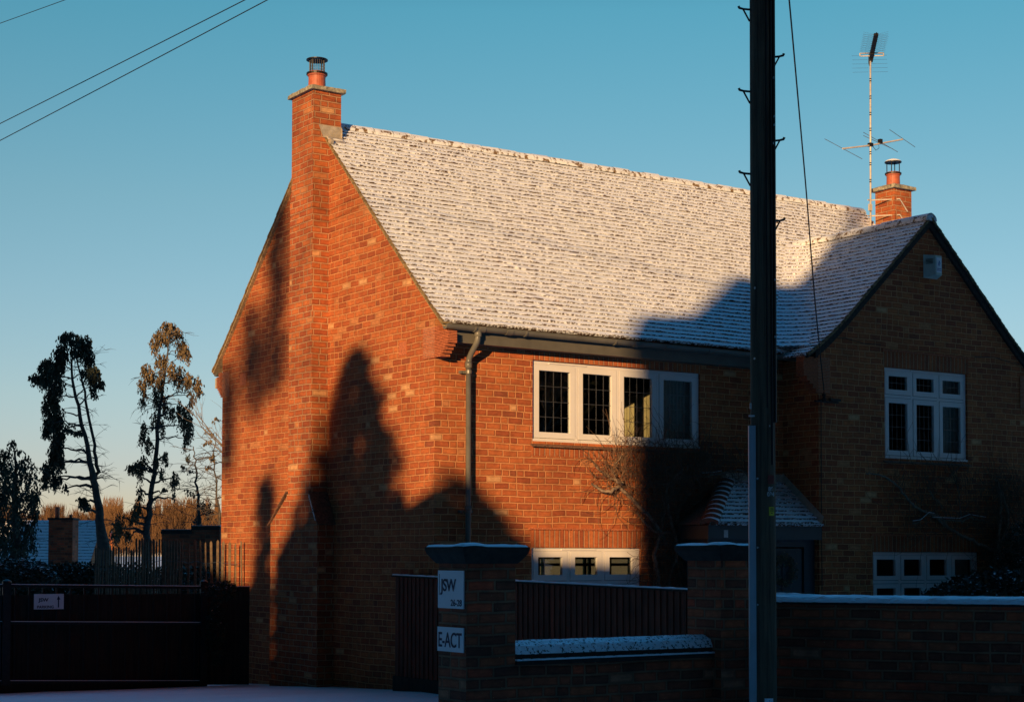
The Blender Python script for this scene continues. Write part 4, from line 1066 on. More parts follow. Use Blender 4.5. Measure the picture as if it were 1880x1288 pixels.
# ------------------------------------------------------------------ close-boarded garden fence with snow on its top
fx = -.15
fe = thing('board_fence', 'brown close boarded fence with a snow lined top behind the low wall', 'fence', (fx, -2, 0))
mb = MB(); sn = MB(); y = .66; k = 0
ftop = lambda y_: 1.40+(y_-.62)*.0145
while y > -7.0:
    wv = .098+R.random()*.008; zt1 = ftop(y)-.012
    mb.hexa([(fx-.022+R.random()*.004, y-wv, .16), (fx, y-wv, .16), (fx, y, .16), (fx-.008, y, .16), (fx-.022, y-wv, zt1), (fx, y-wv, zt1), (fx, y, zt1), (fx-.008, y, zt1)]); y -= wv*.985; k += 1
mb.build('boards', M['fencewood'], fe)
mb = MB(); mb.box(fx-.02, fx+.03, -7, .70, -.15, .155); mb.build('gravel_board', M['board'], fe)
mb = MB(); mb.hexa([(fx-.035, -7, ftop(-7)-.012), (fx+.03, -7, ftop(-7)-.012), (fx+.03, .72, ftop(.72)-.012), (fx-.035, .72, ftop(.72)-.012), (fx-.035, -7, ftop(-7)+.008), (fx+.03, -7, ftop(-7)+.008), (fx+.03, .72, ftop(.72)+.008), (fx-.035, .72, ftop(.72)+.008)]); mb.build('capping_rail', M['board'], fe)
n = 250
for i in range(n):
    y0, y1 = -7+7.7*i/n, -7+7.7*(i+1)/n; h0 = .014+.007*noise.noise(Vector((y0*8, 0, 0))); h1 = .014+.007*noise.noise(Vector((y1*8, 0, 0)))
    sn.hexa([(fx-.033, y0, ftop(y0)+.0085), (fx+.028, y0, ftop(y0)+.0085), (fx+.028, y1, ftop(y1)+.0085), (fx-.033, y1, ftop(y1)+.0085), (fx-.029, y0, ftop(y0)+.009+h0), (fx+.02, y0, ftop(y0)+.009+h0), (fx+.02, y1, ftop(y1)+.009+h1), (fx-.029, y1, ftop(y1)+.009+h1)])
sn.build('snow_line', M['snow'], fe)

# ------------------------------------------------------------------ gate, side fence, paling
GA = atd(-30, 1100, 23.2); GB = atd(376, 1100, 24.35); GC = Vector((-.02, 4.97, 0))
GA.z = GB.z = 0; gax = (GB-GA).normalized(); gn = Vector((gax.y, -gax.x, 0)); gn = gn if gn.dot(CAM-GA) > 0 else -gn
zg = lambda py_, d: CAM.z+(1017.0-py_)/F*d
gate = thing('metal_gate', 'black metal vehicle gate with snow lined rails across the drive', 'gate', ((GA.x+GB.x)/2, (GA.y+GB.y)/2, 0))
def gpt(px_):      # point on gate line for pixel column
    r = RIGHT*((px_-CX)/F)+FWD; lo, hi = 0.0, 1.0
    den = r.x*gax.y-r.y*gax.x; t = ((GA.x-CAM.x)*gax.y-(GA.y-CAM.y)*gax.x)/den; q = CAM+r*t; q.z = 0; return q, t
def bar(p, q, r, mb, mi=0): mb.tube([p, q], r, 6, mi)
for px_, wd in ((15, .055), (376, .05)):
    q, t = gpt(px_); mb = MB(); zt1 = zg(1068, t); zb1 = zg(1256, t); mb.obox(q+Vector((0, 0, (zt1+zb1)/2)), gax*wd, gn*wd, Vector((0, 0, (zt1-zb1)/2)))
    mb.tube([q+Vector((0, 0, zt1)), q+Vector((0, 0, zt1+.02)), q+Vector((0, 0, zt1+.045))], [wd*1.2, wd*1.1, .01], 10); mb.build('gate_post', M['iron'], gate)
q0, t0 = gpt(-28); q1, t1 = gpt(374)
mb = MB(); sn = MB()
for py_ in (1074, 1142, 1250):
    a = q0+Vector((0, 0, zg(py_, t0))); b = q1+Vector((0, 0, zg(py_+(3 if py_ < 1100 else (1 if py_ < 1200 else -1)), t1)))
    mid = (a+b)/2; e_ = (b-a)/2; mb.obox(mid, e_, gn*.018, Vector((0, 0, .018))); sn.obox(mid+Vector((0, 0, .0215)), e_, gn*.016, Vector((0, 0, .006)))
mb.build('rail', M['iron'], gate); sn.build('rail_snow', M['snow'], gate)
for i in range(17):
    px_ = -20+i*25.3
    if px_ > 372: break
    q, t = gpt(px_); mb = MB(); mb.tube([q+Vector((0, 0, zg(1253, t))), q+Vector((0, 0, zg(1071, t)))], .012, 6); mb.build('gate_bar', M['iron'], gate)
# dark backing added behind the gate bars, standing in for the hedge
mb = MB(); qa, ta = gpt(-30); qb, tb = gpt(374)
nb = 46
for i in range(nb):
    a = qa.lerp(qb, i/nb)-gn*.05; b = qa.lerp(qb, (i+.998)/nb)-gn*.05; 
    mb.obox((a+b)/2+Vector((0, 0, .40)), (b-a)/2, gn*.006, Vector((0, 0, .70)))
mb.build('dark_backing', M['board'], gate)
sg = thing('parking_sign', 'small white sign reading JSW PARKING with an up arrow on the gate', 'sign', tuple(gpt(92)[0]))
qa, ta = gpt(64.5); qb, tb = gpt(119)
za, zb_ = zg(1089, ta), zg(1117, ta); mb = MB(); cc = (qa+qb)/2+gn*.04
mb.obox(cc+Vector((0, 0, (za+zb_)/2)), (qb-qa)/2, gn*.004, Vector((0, 0, (za-zb_)/2))); mb.build('board', M['signwhite'], sg)
kx = (qb-qa).length/54.5; org = qa+gn*.046
def sp(px_, py_): return org+gax*(px_-64.5)*kx+Vector((0, 0, zg(py_, ta)))
text('JSW', .066, sp(73.3, 1102.8), gax, (0, 0, 1), M['ink'], sg, sx=1.1, bold=.0022)
text('PARKING', .054, sp(70.0, 1115.2), gax, (0, 0, 1), M['ink'], sg, sx=1.0, bold=.0012)
mb = MB(); mb.obox((sp(109.2, 1098)+sp(109.2, 1114))/2, gax*.008, gn*.001, Vector((0, 0, (zg(1098, ta)-zg(1114, ta))/2))); mb.face([sp(106.0, 1099.5), sp(112.6, 1099.5), sp(109.3, 1092.2)]); mb.build('arrow', M['ink'], sg)

# dark boarded side fence between gate and house
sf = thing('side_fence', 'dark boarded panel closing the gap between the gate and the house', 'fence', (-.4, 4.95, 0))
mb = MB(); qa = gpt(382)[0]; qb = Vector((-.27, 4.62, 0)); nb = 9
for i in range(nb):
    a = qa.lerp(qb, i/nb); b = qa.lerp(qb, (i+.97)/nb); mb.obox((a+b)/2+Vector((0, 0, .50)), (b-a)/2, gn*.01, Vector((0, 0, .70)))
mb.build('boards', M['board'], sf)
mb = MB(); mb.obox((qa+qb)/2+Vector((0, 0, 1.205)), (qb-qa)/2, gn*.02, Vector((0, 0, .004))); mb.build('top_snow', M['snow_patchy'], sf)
# chestnut paling
pf = thing('paling_fence', 'uneven chestnut paling fence behind the gate beside the gable wall', 'fence', tuple(atd(300, 1016, 26.2)))
mb = MB(); wr_ = MB(); tops = []
i = 0; px_ = 176
while px_ < 446:
    t = (px_-176)/(440-176); d = 27.5-t*2.35; yt = 1008 if px_ < 250 else 990+ (px_-250)*.04; yt += R.uniform(-3.5, 3.5)
    gapf = 4.6 if px_ < 250 else (5.2 if px_ < 330 else 11.2)
    A = atd(px_, yt, d); w_ = (.013+R.random()*.013)*(.75 if px_ < 335 else .8); lean = Vector((R.uniform(-.06, .06), 0, 0)); B = Vector((A.x, A.y, gz(A.x, A.y)-.05))+lean
    thk = rt*w_; mb.obox((A+B)/2, thk, fw*.01, (A-B)/2); 
    mb.face([A-thk-fw*.01, A+thk-fw*.01, A+Vector((0, 0, .03))]); tops.append((A, B))
    px_ += gapf*R.uniform(.85, 1.15)
mb.build('pales', M['paling'], pf)
for f_ in (.86, .45, .15):
    wr_.tube([b.lerp(a, f_)-fw*.015 for a, b in tops], .004, 4)
wr_.build('binding_wire', M['lead'], pf)
# brick outbuilding wall with coping behind
ob = thing('outbuilding_wall', 'low dark brick wall with stepped coping beyond the paling fence', 'wall', tuple(atd(350, 1016, 38)))
mb = MB(); cp = MB()
for (xa, xb, yt) in ((297, 352, 972), (352, 404, 965)):
    a = atd(xa, yt, 38); b = atd(xb, yt, 38); a.z = b.z = (a.z+b.z)/2; z = a.z; dd = fw*.2
    mb.hexa([(a.x, a.y, -2), (b.x, b.y, -2), (b.x+dd.x, b.y+dd.y, -2), (a.x+dd.x, a.y+dd.y, -2), (a.x, a.y, z-.09), (b.x, b.y, z-.09), (b.x+dd.x, b.y+dd.y, z-.09), (a.x+dd.x, a.y+dd.y, z-.09)])
    c_ = (a+b)/2+dd/2; cp.obox(Vector((c_.x, c_.y, z-.045)), (b-a)/2*1.02, fw*.14, Vector((0, 0, .045)))
mb.build('brickwork', M['wall_brick'], ob); cp.build('coping', M['darkstone'], ob)
mb = MB()
for (xa, xb, yt) in ((297, 352, 972), (352, 404, 965)):
    a = atd(xa, yt, 38); b = atd(xb, yt, 38); z = (a.z+b.z)/2; c_ = (a+b)/2+fw*.1; mb.obox(Vector((c_.x, c_.y, z+.008)), (b-a)/2*1.01, fw*.12, Vector((0, 0, .008)))
mb.build('coping_snow', M['snow'], ob)

# ------------------------------------------------------------------ vegetation
def leaves(mb, c, n, rx, rz, size, rnd, droop=.6, mi=0, flat=.8):
    for _ in range(n):
        while True:
            x, y, z = rnd.uniform(-1, 1), rnd.uniform(-1, 1), rnd.uniform(-1, 1)
            if x*x+y*y+z*z <= 1: break
        p = c+rt*x*rx+fw*y*rx*flat+Vector((0, 0, z*rz)); s = size*rnd.uniform(.6, 1.3)
        d = Vector((rnd.uniform(-1, 1)*(1-droop), rnd.uniform(-1, 1)*(1-droop), -rnd.uniform(.3, 1))).normalized() if droop else Vector((rnd.uniform(-1, 1), rnd.uniform(-1, 1), rnd.uniform(-1, 1))).normalized()
        sd_ = d.cross(Vector((rnd.uniform(-1, 1), rnd.uniform(-1, 1), rnd.uniform(-1, 1)))).normalized()
        mb.face([p, p+d*s*.5+sd_*s*.28, p+d*s, p+d*s*.5-sd_*s*.28], mi, [(0, 0)]*4)
def strand_mass(mb, twigs, c, n, rx, rz, size, rnd, per=9, L=.7):
    """hanging strands of small leaves filling an ellipse"""
    for _ in range(n):
        while True:
            x, y, z = rnd.uniform(-1, 1), rnd.uniform(-1, 1), rnd.uniform(-1, 1)
            if x*x+y*y+z*z <= 1: break
        p = c+rt*x*rx+fw*y*rx+Vector((0, 0, z*rz)); ll = L*rnd.uniform(.5, 1.2)
        dx = rt*rnd.uniform(-.12, .12)+fw*rnd.uniform(-.12, .12)
        for k in range(per):
            t = k/per; q = p+dx*t-Vector((0, 0, ll*t))+rt*rnd.uniform(-.035, .035)+fw*rnd.uniform(-.035, .035)
            d = Vector((rnd.uniform(-.5, .5), rnd.uniform(-.5, .5), -1)).normalized(); s = size*rnd.uniform(.6, 1.3)*(1-.3*t)
            sd_ = d.cross(Vector((rnd.uniform(-1, 1), rnd.uniform(-1, 1), rnd.uniform(-.2, .2)))).normalized()
            mb.face([q, q+d*s*.5+sd_*s*.25, q+d*s, q+d*s*.5-sd_*s*.25], 0, [(0, 0)]*4)
def Z(x, y): return (x/1.819, 580+y/1.819)
def px_tree(name, label, cat, D, trunks, masses, leafmat, dens, seed, twig_n=40, barkmat=None, size=.085, rise=-.6, group=None, xr=(0, 1)):
    rnd = random.Random(seed); k = D/F
    base = atd(*Z(*trunks[0][0][:2]), D); bz = gz(base.x, base.y)
    t = thing(name, label, cat, (base.x, base.y, bz), group)
    tb = MB(); paths = []
    for ti, tr in enumerate(trunks):
        pts = [atd(*Z(x, y), D+(0 if ti == 0 else .3*ti)) for x, y, r in tr]; rad = [r*k/1.819 for x, y, r in tr]
        if ti == 0: pts = [Vector((pts[0].x, pts[0].y, bz-.1))]+pts; rad = [rad[0]*1.15]+rad
        # wobble subdivide
        P2, R2 = [], []
        for i in range(len(pts)-1):
            for q in range(4):
                f_ = q/4; p = pts[i].lerp(pts[i+1], f_)+Vector((rnd.gauss(0, .02), rnd.gauss(0, .02), 0)); P2.append(p); R2.append(rad[i]*(1-f_)+rad[i+1]*f_)
        P2.append(pts[-1]); R2.append(rad[-1]); tb.tube(P2, R2, 8); paths.append((P2, R2))
    lf = MB(); tw = MB()
    for (x, y, rx, ry) in masses:
        c = atd(*Z(x, y), D+rnd.uniform(-.6, .6)); ax_, az_ = rx*k/1.819, ry*k/1.819
        strand_mass(lf, tw, c+Vector((0, 0, .15)), max(4, int(dens*ax_*az_*95)), ax_, az_, size, rnd, L=min(.8, az_*1.2))
        # a branch from the nearest trunk point up and over to the mass
        best = None
        for P2, R2 in paths:
            for p, r_ in zip(P2, R2):
                dd = (p-(c+Vector((0, 0, rise*0)))).length + max(0, p.z-c.z-.3)*2
                if best is None or dd < best[0]: best = (dd, p, r_)
        a = best[1]; b = c+Vector((0, 0, az_*.7)); mid = (a+b)/2+Vector((0, 0, .25*(b-a).length*.5))
        r0 = min(best[2]*.5, .05); prev = []
        for q in range(9):
            f_ = q/8; prev.append(a*(1-f_)**2+mid*2*f_*(1-f_)+b*f_*f_+Vector((rnd.gauss(0, .02), rnd.gauss(0, .02), rnd.gauss(0, .02))))
        tw.tube(prev, [r0*(1-.7*q/8) for q in range(9)], 5)
    for _ in range(twig_n):
        P2, R2 = rnd.choice(paths); i = rnd.randrange(int(len(P2)*xr[0]), len(P2)-1); p = P2[i]
        a = rnd.uniform(0, 2*math.pi); L = rnd.uniform(.25, 1.0)*(1 if twig_n < 200 else .6); d = (rt*math.cos(a)+fw*math.sin(a)*.8+Vector((0, 0, rnd.uniform(-.1, .5)))).normalized()
        prev = [p]
        for q in range(6): d = (d+Vector((rnd.gauss(0, .18), rnd.gauss(0, .18), rnd.gauss(-.05, .16)))).normalized(); prev.append(prev[-1]+d*L/6)
        tw.tube(prev, [.0095*(1-q/8) for q in range(7)], 4)
        for _k in range(3):
            i2 = rnd.randrange(2, 6); q = prev[i2]; d2 = (d+Vector((rnd.gauss(0, .6), rnd.gauss(0, .6), rnd.gauss(0, .5)))).normalized(); tw.tube([q, q+d2*L*.18, q+d2*L*.3-Vector((0, 0, .03))], [.006, .004, .002], 3)
    tb.build('trunk', barkmat or M['bark'], t, smooth=True); tw.build('branches', barkmat or M['bark'], t)
    if lf.f: lf.build('crown', leafmat, t)
    return t
px_tree('weeping_tree', 'taller dark weeping tree with a forked leaning trunk, left of the pair', 'tree', 46,
    [[(345, 790, 24), (335, 700, 16), (325, 620, 13), (312, 548, 12), (290, 430, 8), (262, 300, 6), (240, 180, 4), (235, 95, 2)],
     [(312, 548, 9), (325, 520, 7), (315, 430, 5.5), (290, 280, 4.5), (262, 170, 3), (250, 105, 2)]],
    [(235, 85, 38, 22), (205, 130, 24, 36), (195, 180, 20, 30), (285, 105, 22, 30), (300, 150, 18, 30), (165, 180, 34, 28), (150, 220, 28, 26), (118, 215, 18, 16), (185, 245, 28, 36), (170, 300, 26, 40), (190, 350, 26, 46), (160, 380, 18, 30), (195, 420, 22, 40), (185, 465, 24, 34), (205, 500, 12, 26), (165, 520, 28, 30), (150, 560, 14, 22), (188, 565, 16, 26), (305, 205, 30, 28), (325, 235, 22, 16), (312, 265, 10, 16), (262, 130, 26, 22), (230, 385, 12, 14), (258, 402, 18, 10), (278, 632, 20, 16), (292, 655, 14, 10), (217, 585, 6, 14)],
    M['leaf'], 13.0, 41, 110, size=.11)
px_tree('weeping_tree', 'sparser weeping tree with one straight trunk and a sunlit top, right of the pair', 'tree', 48,
    [[(490, 745, 13), (497, 660, 11), (505, 600, 9), (520, 450, 7.5), (535, 300, 6), (550, 200, 4), (560, 100, 2.5), (568, 45, 1.5)]],
    [(560, 45, 28, 16), (545, 75, 30, 26), (590, 70, 18, 20), (520, 100, 18, 30), (605, 115, 18, 30), (625, 130, 12, 30), (490, 195, 18, 26), (475, 240, 14, 22), (505, 215, 14, 24), (540, 165, 18, 34), (535, 230, 14, 34), (575, 190, 14, 26), (600, 210, 18, 34), (628, 225, 14, 30), (660, 235, 14, 26), (665, 265, 8, 18), (640, 285, 9, 28), (480, 285, 9, 30), (520, 275, 10, 36), (550, 300, 10, 36), (575, 330, 9, 30), (600, 320, 10, 36), (622, 350, 22, 40), (632, 390, 12, 30), (620, 425, 10, 24), (480, 400, 12, 36), (495, 440, 8, 26), (540, 380, 8, 30), (515, 350, 9, 28), (430, 520, 10, 18), (455, 515, 14, 22), (478, 505, 15, 30), (470, 545, 8, 18), (555, 480, 9, 26), (540, 530, 7, 20), (582, 560, 13, 30), (466, 600, 8, 26), (458, 655, 14, 26), (445, 680, 12, 22), (548, 590, 10, 10), (580, 615, 5, 12), (525, 500, 8, 16), (400, 700, 14, 38), (385, 730, 12, 32), (425, 745, 10, 20)],
    M['leaf2'], 12.0, 43, 90, size=.095)
px_tree('slender_tree', 'small slender tree with sparse hanging leaves close to the house gable', 'tree', 44,
    [[(665, 770, 7), (664, 690, 6), (660, 600, 5), (655, 540, 3.5), (650, 480, 2.5), (646, 435, 1.5)]],
    [(622, 490, 9, 20), (636, 530, 8, 12), (635, 602, 18, 12), (690, 648, 16, 22), (700, 670, 12, 18), (670, 640, 12, 14), (660, 700, 14, 20), (610, 520, 6, 12)], M['leaf'], 6, 45, 60)
px_tree('wispy_tree', 'wispy thin branched tree touching the left edge of the gable wall', 'tree', 40,
    [[(735, 780, 5), (728, 660, 4), (722, 560, 3), (716, 470, 2), (722, 390, 1.2)]],
    [(700, 440, 12, 14), (712, 490, 12, 16), (705, 400, 9, 12), (695, 520, 8, 10), (718, 360, 8, 10)], M['leaf2'], 1.6, 46, 90)
px_tree('conifer_tree', 'broad black weeping conifer filling the left edge behind the gate', 'tree', 38,
    [[(50, 900, 18), (52, 700, 12), (50, 560, 8), (48, 450, 3)]],
    [(40, 440, 18, 18), (12, 470, 26, 30), (82, 500, 20, 30), (60, 462, 12, 14), (0, 540, 40, 60), (50, 540, 44, 54), (100, 530, 24, 36), (-20, 620, 50, 70), (35, 640, 46, 70), (90, 620, 34, 60), (112, 600, 18, 50), (118, 670, 16, 40), (0, 720, 60, 60), (60, 730, 50, 60), (100, 740, 28, 50), (20, 790, 60, 40), (80, 800, 40, 30)],
    M['leaf'], 5.2, 47, 60, size=.10)
# leafless tree, far left, and the one whose twigs show behind the rear verge
def bare_tree(name, label, base, h, seed, spread=.45, depth=6, r0=.12):
    rnd = random.Random(seed); t = thing(name, label, 'tree', tuple(base)); mb = MB(); tb = MB()
    def grow(p, d, L, r, lv):
        prev = [p]
        for q in range(4): d = (d+Vector((rnd.gauss(0, .10), rnd.gauss(0, .10), rnd.gauss(.02, .07)))).normalized(); prev.append(prev[-1]+d*L/4)
        (tb if lv == 0 else mb).tube(prev, [r*(1-.35*q/4) for q in range(5)], 6 if lv < 2 else 4, cap=False)
        if lv >= depth: return
        for _ in range(3 if lv < 4 else 2):
            a = rnd.uniform(0, 2*math.pi); d2 = (d+(Vector((math.cos(a), math.sin(a), 0))*spread*rnd.uniform(.7, 1.6))+Vector((0, 0, .1))).normalized()
            grow(prev[rnd.choice((2, 3, 4))], d2, L*rnd.uniform(.6, .82), r*.58, lv+1)
    grow(Vector(base), Vector((0, 0, 1)), h*.33, r0, 0)
    tb.build('trunk', M['twig'], t); mb.build('branches', M['twig'], t); return t
M['twig'] = plain('pale_twig_bark', (.20, .15, .11), .9, nscale=6, namt=.3, bmp=.2)
b = atd(-8, 1000, 62); bare_tree('bare_tree', 'leafless pale tree at the extreme left edge above the conifer', (b.x, b.y, -1.3), 7.8, 5, .5, 6)
# tree whose twigs show left of the rear verge
q = hit(500, 600, 1, 9.5); bare_tree('bare_tree', 'leafless tree whose twigs peep past the rear slope of the roof', (q.x, 9.5, -.4), 6.6, 8, .36, 6, .06)

# hedge and shrubs behind the gate
def leaf_mass(name, label, cat, box_pts, n, size, mat, seed, snow=0, kind=None, droop=0):
    rnd = random.Random(seed); mb = MB()
    for (c, rx, ry, rz, m_) in box_pts:
        for _ in range(int(n*m_)):
            while True:
                x, y, z = rnd.uniform(-1, 1), rnd.uniform(-1, 1), rnd.uniform(-1, 1)
                if .25 < x*x+y*y+z*z <= 1: break
            p = Vector(c)+rt*x*rx+fw*y*ry+Vector((0, 0, z*rz)); s = size*rnd.uniform(.5, 1.3)
            d = Vector((rnd.uniform(-1, 1), rnd.uniform(-1, 1), rnd.uniform(-.6, 1))).normalized(); sd_ = d.cross(Vector((rnd.uniform(-1, 1), rnd.uniform(-1, 1), rnd.uniform(-1, 1)))).normalized()
            sn_ = snow and rnd.random() < snow and z > .1
            if sn_: d.z *= .2; d.normalize(); sd_ = d.cross(Vector((0, 0, 1))).normalized()
            mb.face([p, p+d*s*.5+sd_*s*.3, p+d*s, p+d*s*.5-sd_*s*.3], 1 if sn_ else 0, [(0, 0)]*4)
    o = mb.build(name, [mat, M['snow']]); 
    if kind: tag(o, label, None if kind == 'structure' else cat, kind=kind)
    else: tag(o, label, cat)
    return o
def HM(px_, py_, d, rx, ry, rz, m_=1): return (atd(px_, py_, d), rx, ry, rz, m_)
leaf_mass('hedge', 'dark tangled hedge behind the gate and under the far roof', 'hedge', [HM(60, 1095, 30, 1.4, .5, .62, 3), HM(150, 1085, 30, 1.2, .5, .5, 2.4), HM(250, 1095, 30.5, 1.2, .5, .6, 2.2), HM(350, 1098, 31, 1.0, .4, .6, 1.6)], 3500, .075, M['hedge'], 3, .06)
leaf_mass('snowy_shrub', 'snow speckled shrub under the conifer at the left edge', 'shrub', [HM(15, 1050, 28, .75, .4, .24, 2), HM(55, 1062, 28, .5, .4, .2, 1)], 1600, .07, M['hedge'], 4, .42)
leaf_mass('ivy', 'dark ivy clump on top of the side fence by the house', 'ivy', [HM(408, 1085, 24.0, .25, .15, .14, 1), HM(395, 1160, 24.15, .16, .06, .5, 1)], 800, .05, M['hedge'], 6, .1)
leaf_mass('garden_shrub', 'low dark garden shrub flecked with snow before the wide ground floor window', 'shrub', [(Vector((8.15, -2.0, 1.12)), .95, .45, .36, 2), (Vector((7.35, -1.9, 1.02)), .6, .35, .30, 1), (Vector((9.0, -2.1, 1.1)), .8, .45, .42, 1.4)], 2600, .075, M['hedge'], 7, .16)
leaf_mass('clipped_bush', 'rounded dense bush at the right edge of the picture under the wisteria', 'shrub', [(Vector((9.45, -1.5, 1.45)), .62, .5, .80, 3)], 3600, .045, M['leaf'], 8, .06)

# wisteria on the walls
def vine(name, label, loc, stems, seed, twigs, ydepth, plane, n_sub=3, twr=(.2, .7), mass=()):
    rnd = random.Random(seed); t = thing(name, label, 'climbing plant', loc); mb = MB(); tw = MB(); allp = []
    for st in stems:
        pts = [Vector((x, plane-ydepth*(.4+rnd.random()*.9), z)) for x, z, r in st]; rad = [r for x, z, r in st]
        P2, R2 = [], []
        for i in range(len(pts)-1):
            p0 = pts[max(i-1, 0)]; p1 = pts[i]; p2 = pts[i+1]; p3 = pts[min(i+2, len(pts)-1)]
            for q in range(6):
                f_ = q/6; P2.append(.5*((2*p1)+(p2-p0)*f_+(2*p0-5*p1+4*p2-p3)*f_*f_+(3*p1-p0-3*p2+p3)*f_**3)+Vector((rnd.gauss(0, .008), rnd.gauss(0, .005), rnd.gauss(0, .008)))); R2.append(rad[i]*(1-f_)+rad[i+1]*f_)
        P2.append(pts[-1]); R2.append(rad[-1]); mb.tube(P2, R2, 8); allp.append(P2)
    for _ in range(twigs):
        P2 = rnd.choice(allp); p = P2[rnd.randrange(len(P2)//4, len(P2))]
        a = rnd.gauss(math.pi/2, .9); d = Vector((math.cos(a), rnd.uniform(-.15, .05), math.sin(a))); L = rnd.uniform(*twr); prev = [p]; curl = rnd.gauss(0, .28)
        for q in range(8):
            a += curl+rnd.gauss(0, .13); d = Vector((math.cos(a), rnd.uniform(-.15, .1), math.sin(a))); prev.append(prev[-1]+d*L/8)
            if prev[-1].y > plane-.01: prev[-1].y = plane-.012
        tw.tube(prev, [.0028*(1-.6*q/8)+.0008 for q in range(9)], 4)
        if rnd.random() < .6:
            q = prev[4]; a2 = a+rnd.choice((-1, 1))*.9; tw.tube([q, q+Vector((math.cos(a2), -.1, math.sin(a2)))*L*.3], [.002, .001], 3)
    for (xa, xb, za, zb, n_) in mass:
        for _ in range(n_):
            x, z = rnd.uniform(xa, xb), rnd.uniform(za, zb); a = rnd.choice((-1, 1))*rnd.gauss(math.pi/2, .55); prev = [Vector((x, plane-rnd.uniform(.02, .22), z))]; curl = rnd.gauss(0, .35); L = rnd.uniform(.25, .8)
            for q in range(7): a += curl+rnd.gauss(0, .25); p_ = prev[-1]+Vector((math.cos(a), rnd.uniform(-.15, .15), math.sin(a)))*L/7; p_.y = min(p_.y, plane-.01); prev.append(p_)
            tw.tube(prev, [.0042*(1-.55*q/7) for q in range(8)], 4)
    mb.build('stem', M['vinestem'], t, smooth=True); tw.build('twigs', M['vine'], t); return t
def fz(px_, py_, y=-.08): q = hit(px_, py_, 1, y); return (q.x, q.z)
def S(*pts, y=-.08): return [(*fz(p[0], p[1], y), p[2]) for p in pts]
vine('wisteria', 'bare tangled wisteria climbing beside the porch up to the long upstairs window', (3.6, -.1, 0), [
    S((1215, 1200, .035), (1205, 1060, .030), (1200, 1020, .028), (1213, 980, .028), (1225, 930, .03), (1240, 880, .028), (1262, 875, .02)),
    S((1235, 1200, .03), (1228, 1080, .026), (1240, 1010, .024), (1232, 960, .024), (1220, 900, .02), (1250, 860, .018)),
    S((1250, 1075, .012), (1243, 1040, .012), (1238, 1000, .012)),
    S((1225, 1000, .028), (1200, 960, .026), (1175, 935, .026), (1160, 920, .026), (1137, 892, .024), (1120, 903, .022), (1105, 899, .020), (1088, 888, .016)),
    S((1240, 977, .022), (1205, 975, .02), (1185, 960, .018), (1170, 940, .014)),
    S((1140, 888, .024), (1128, 882, .018), (1112, 868, .014), (1094, 855, .009)),
    S((1130, 880, .012), (1127, 860, .009), (1140, 835, .006)),
    S((1262, 875, .020), (1285, 873, .014), (1310, 870, .012), (1335, 866, .011), (1360, 863, .010), (1376, 872, .008)),
    S((1275, 880, .012), (1290, 895, .011), (1291, 910, .010), (1275, 922, .009), (1255, 926, .008)),
    S((1250, 873, .014), (1232, 883, .012), (1218, 888, .011), (1212, 886, .010)),
    S((1280, 870, .012), (1295, 856, .009), (1303, 838, .007)), S((1212, 910, .010), (1217, 935, .009), (1210, 958, .008)),
    S((1265, 905, .022), (1250, 930, .022), (1240, 960, .02))], 12, 330, .1, 0, mass=((2.62, 3.2, 2.45, 3.1, 110), (3.15, 4.3, 2.3, 3.15, 420), (3.3, 4.1, 1.2, 2.3, 240), (3.35, 3.95, .6, 1.6, 160), (4.2, 5.2, 2.75, 3.1, 90)))
vine('wisteria', 'second bare wisteria spreading across the wing wall above the wide ground floor window', (9.6, YW, 0), [
    S((1830, 1120, .04), (1822, 1050, .036), (1828, 1000, .034), (1832, 950, .034), (1836, 900, .03), (1830, 880, .02), y=YW-.08),
    S((1845, 1120, .03), (1848, 1060, .03), (1838, 1010, .028), (1850, 950, .026), (1838, 900, .02), y=YW-.08),
    S((1826, 1010, .028), (1800, 1000, .024), (1770, 985, .022), (1745, 970, .02), (1715, 948, .018), (1680, 930, .018), (1660, 912, .016), (1640, 885, .016), (1612, 872, .012), (1590, 868, .009), y=YW-.08),
    S((1740, 966, .012), (1715, 944, .010), (1706, 944, .010), (1690, 958, .010), (1675, 960, .010), y=YW-.09),
    S((1805, 955, .014), (1780, 950, .013), (1765, 955, .012), (1730, 953, .011), (1712, 948, .01), y=YW-.09),
    S((1770, 960, .012), (1760, 910, .01), (1758, 885, .009), (1745, 870, .007), y=YW-.08), S((1730, 932, .008), (1712, 912, .008), (1700, 895, .007), y=YW-.08)], 13, 200, .1, YW, mass=((9.15, 10.2, 1.3, 2.9, 480), (7.2, 9.2, 1.9, 3.0, 200), (9.2, 10.1, .5, 1.6, 200)))
# snow lying along the horizontal stems
mb = MB()
def sn_line(pts, y, r=.006):
    P2 = [hit(a, b_, 1, y)+Vector((0, 0, .012)) for a, b_ in pts]; mb.tube(P2, r, 5)
sn_line([(1290, 869), (1310, 868), (1325, 865)], -.13, .003); sn_line([(1675, 957), (1690, 955), (1706, 941), (1716, 943)], YW-.13, .004); sn_line([(1712, 950), (1762, 952), (1780, 945), (1810, 950)], YW-.13, .004)
tag(mb.build('stem_snow', M['snow']), 'thin lines of snow lying along the level wisteria stems', 'snow', kind='stuff')

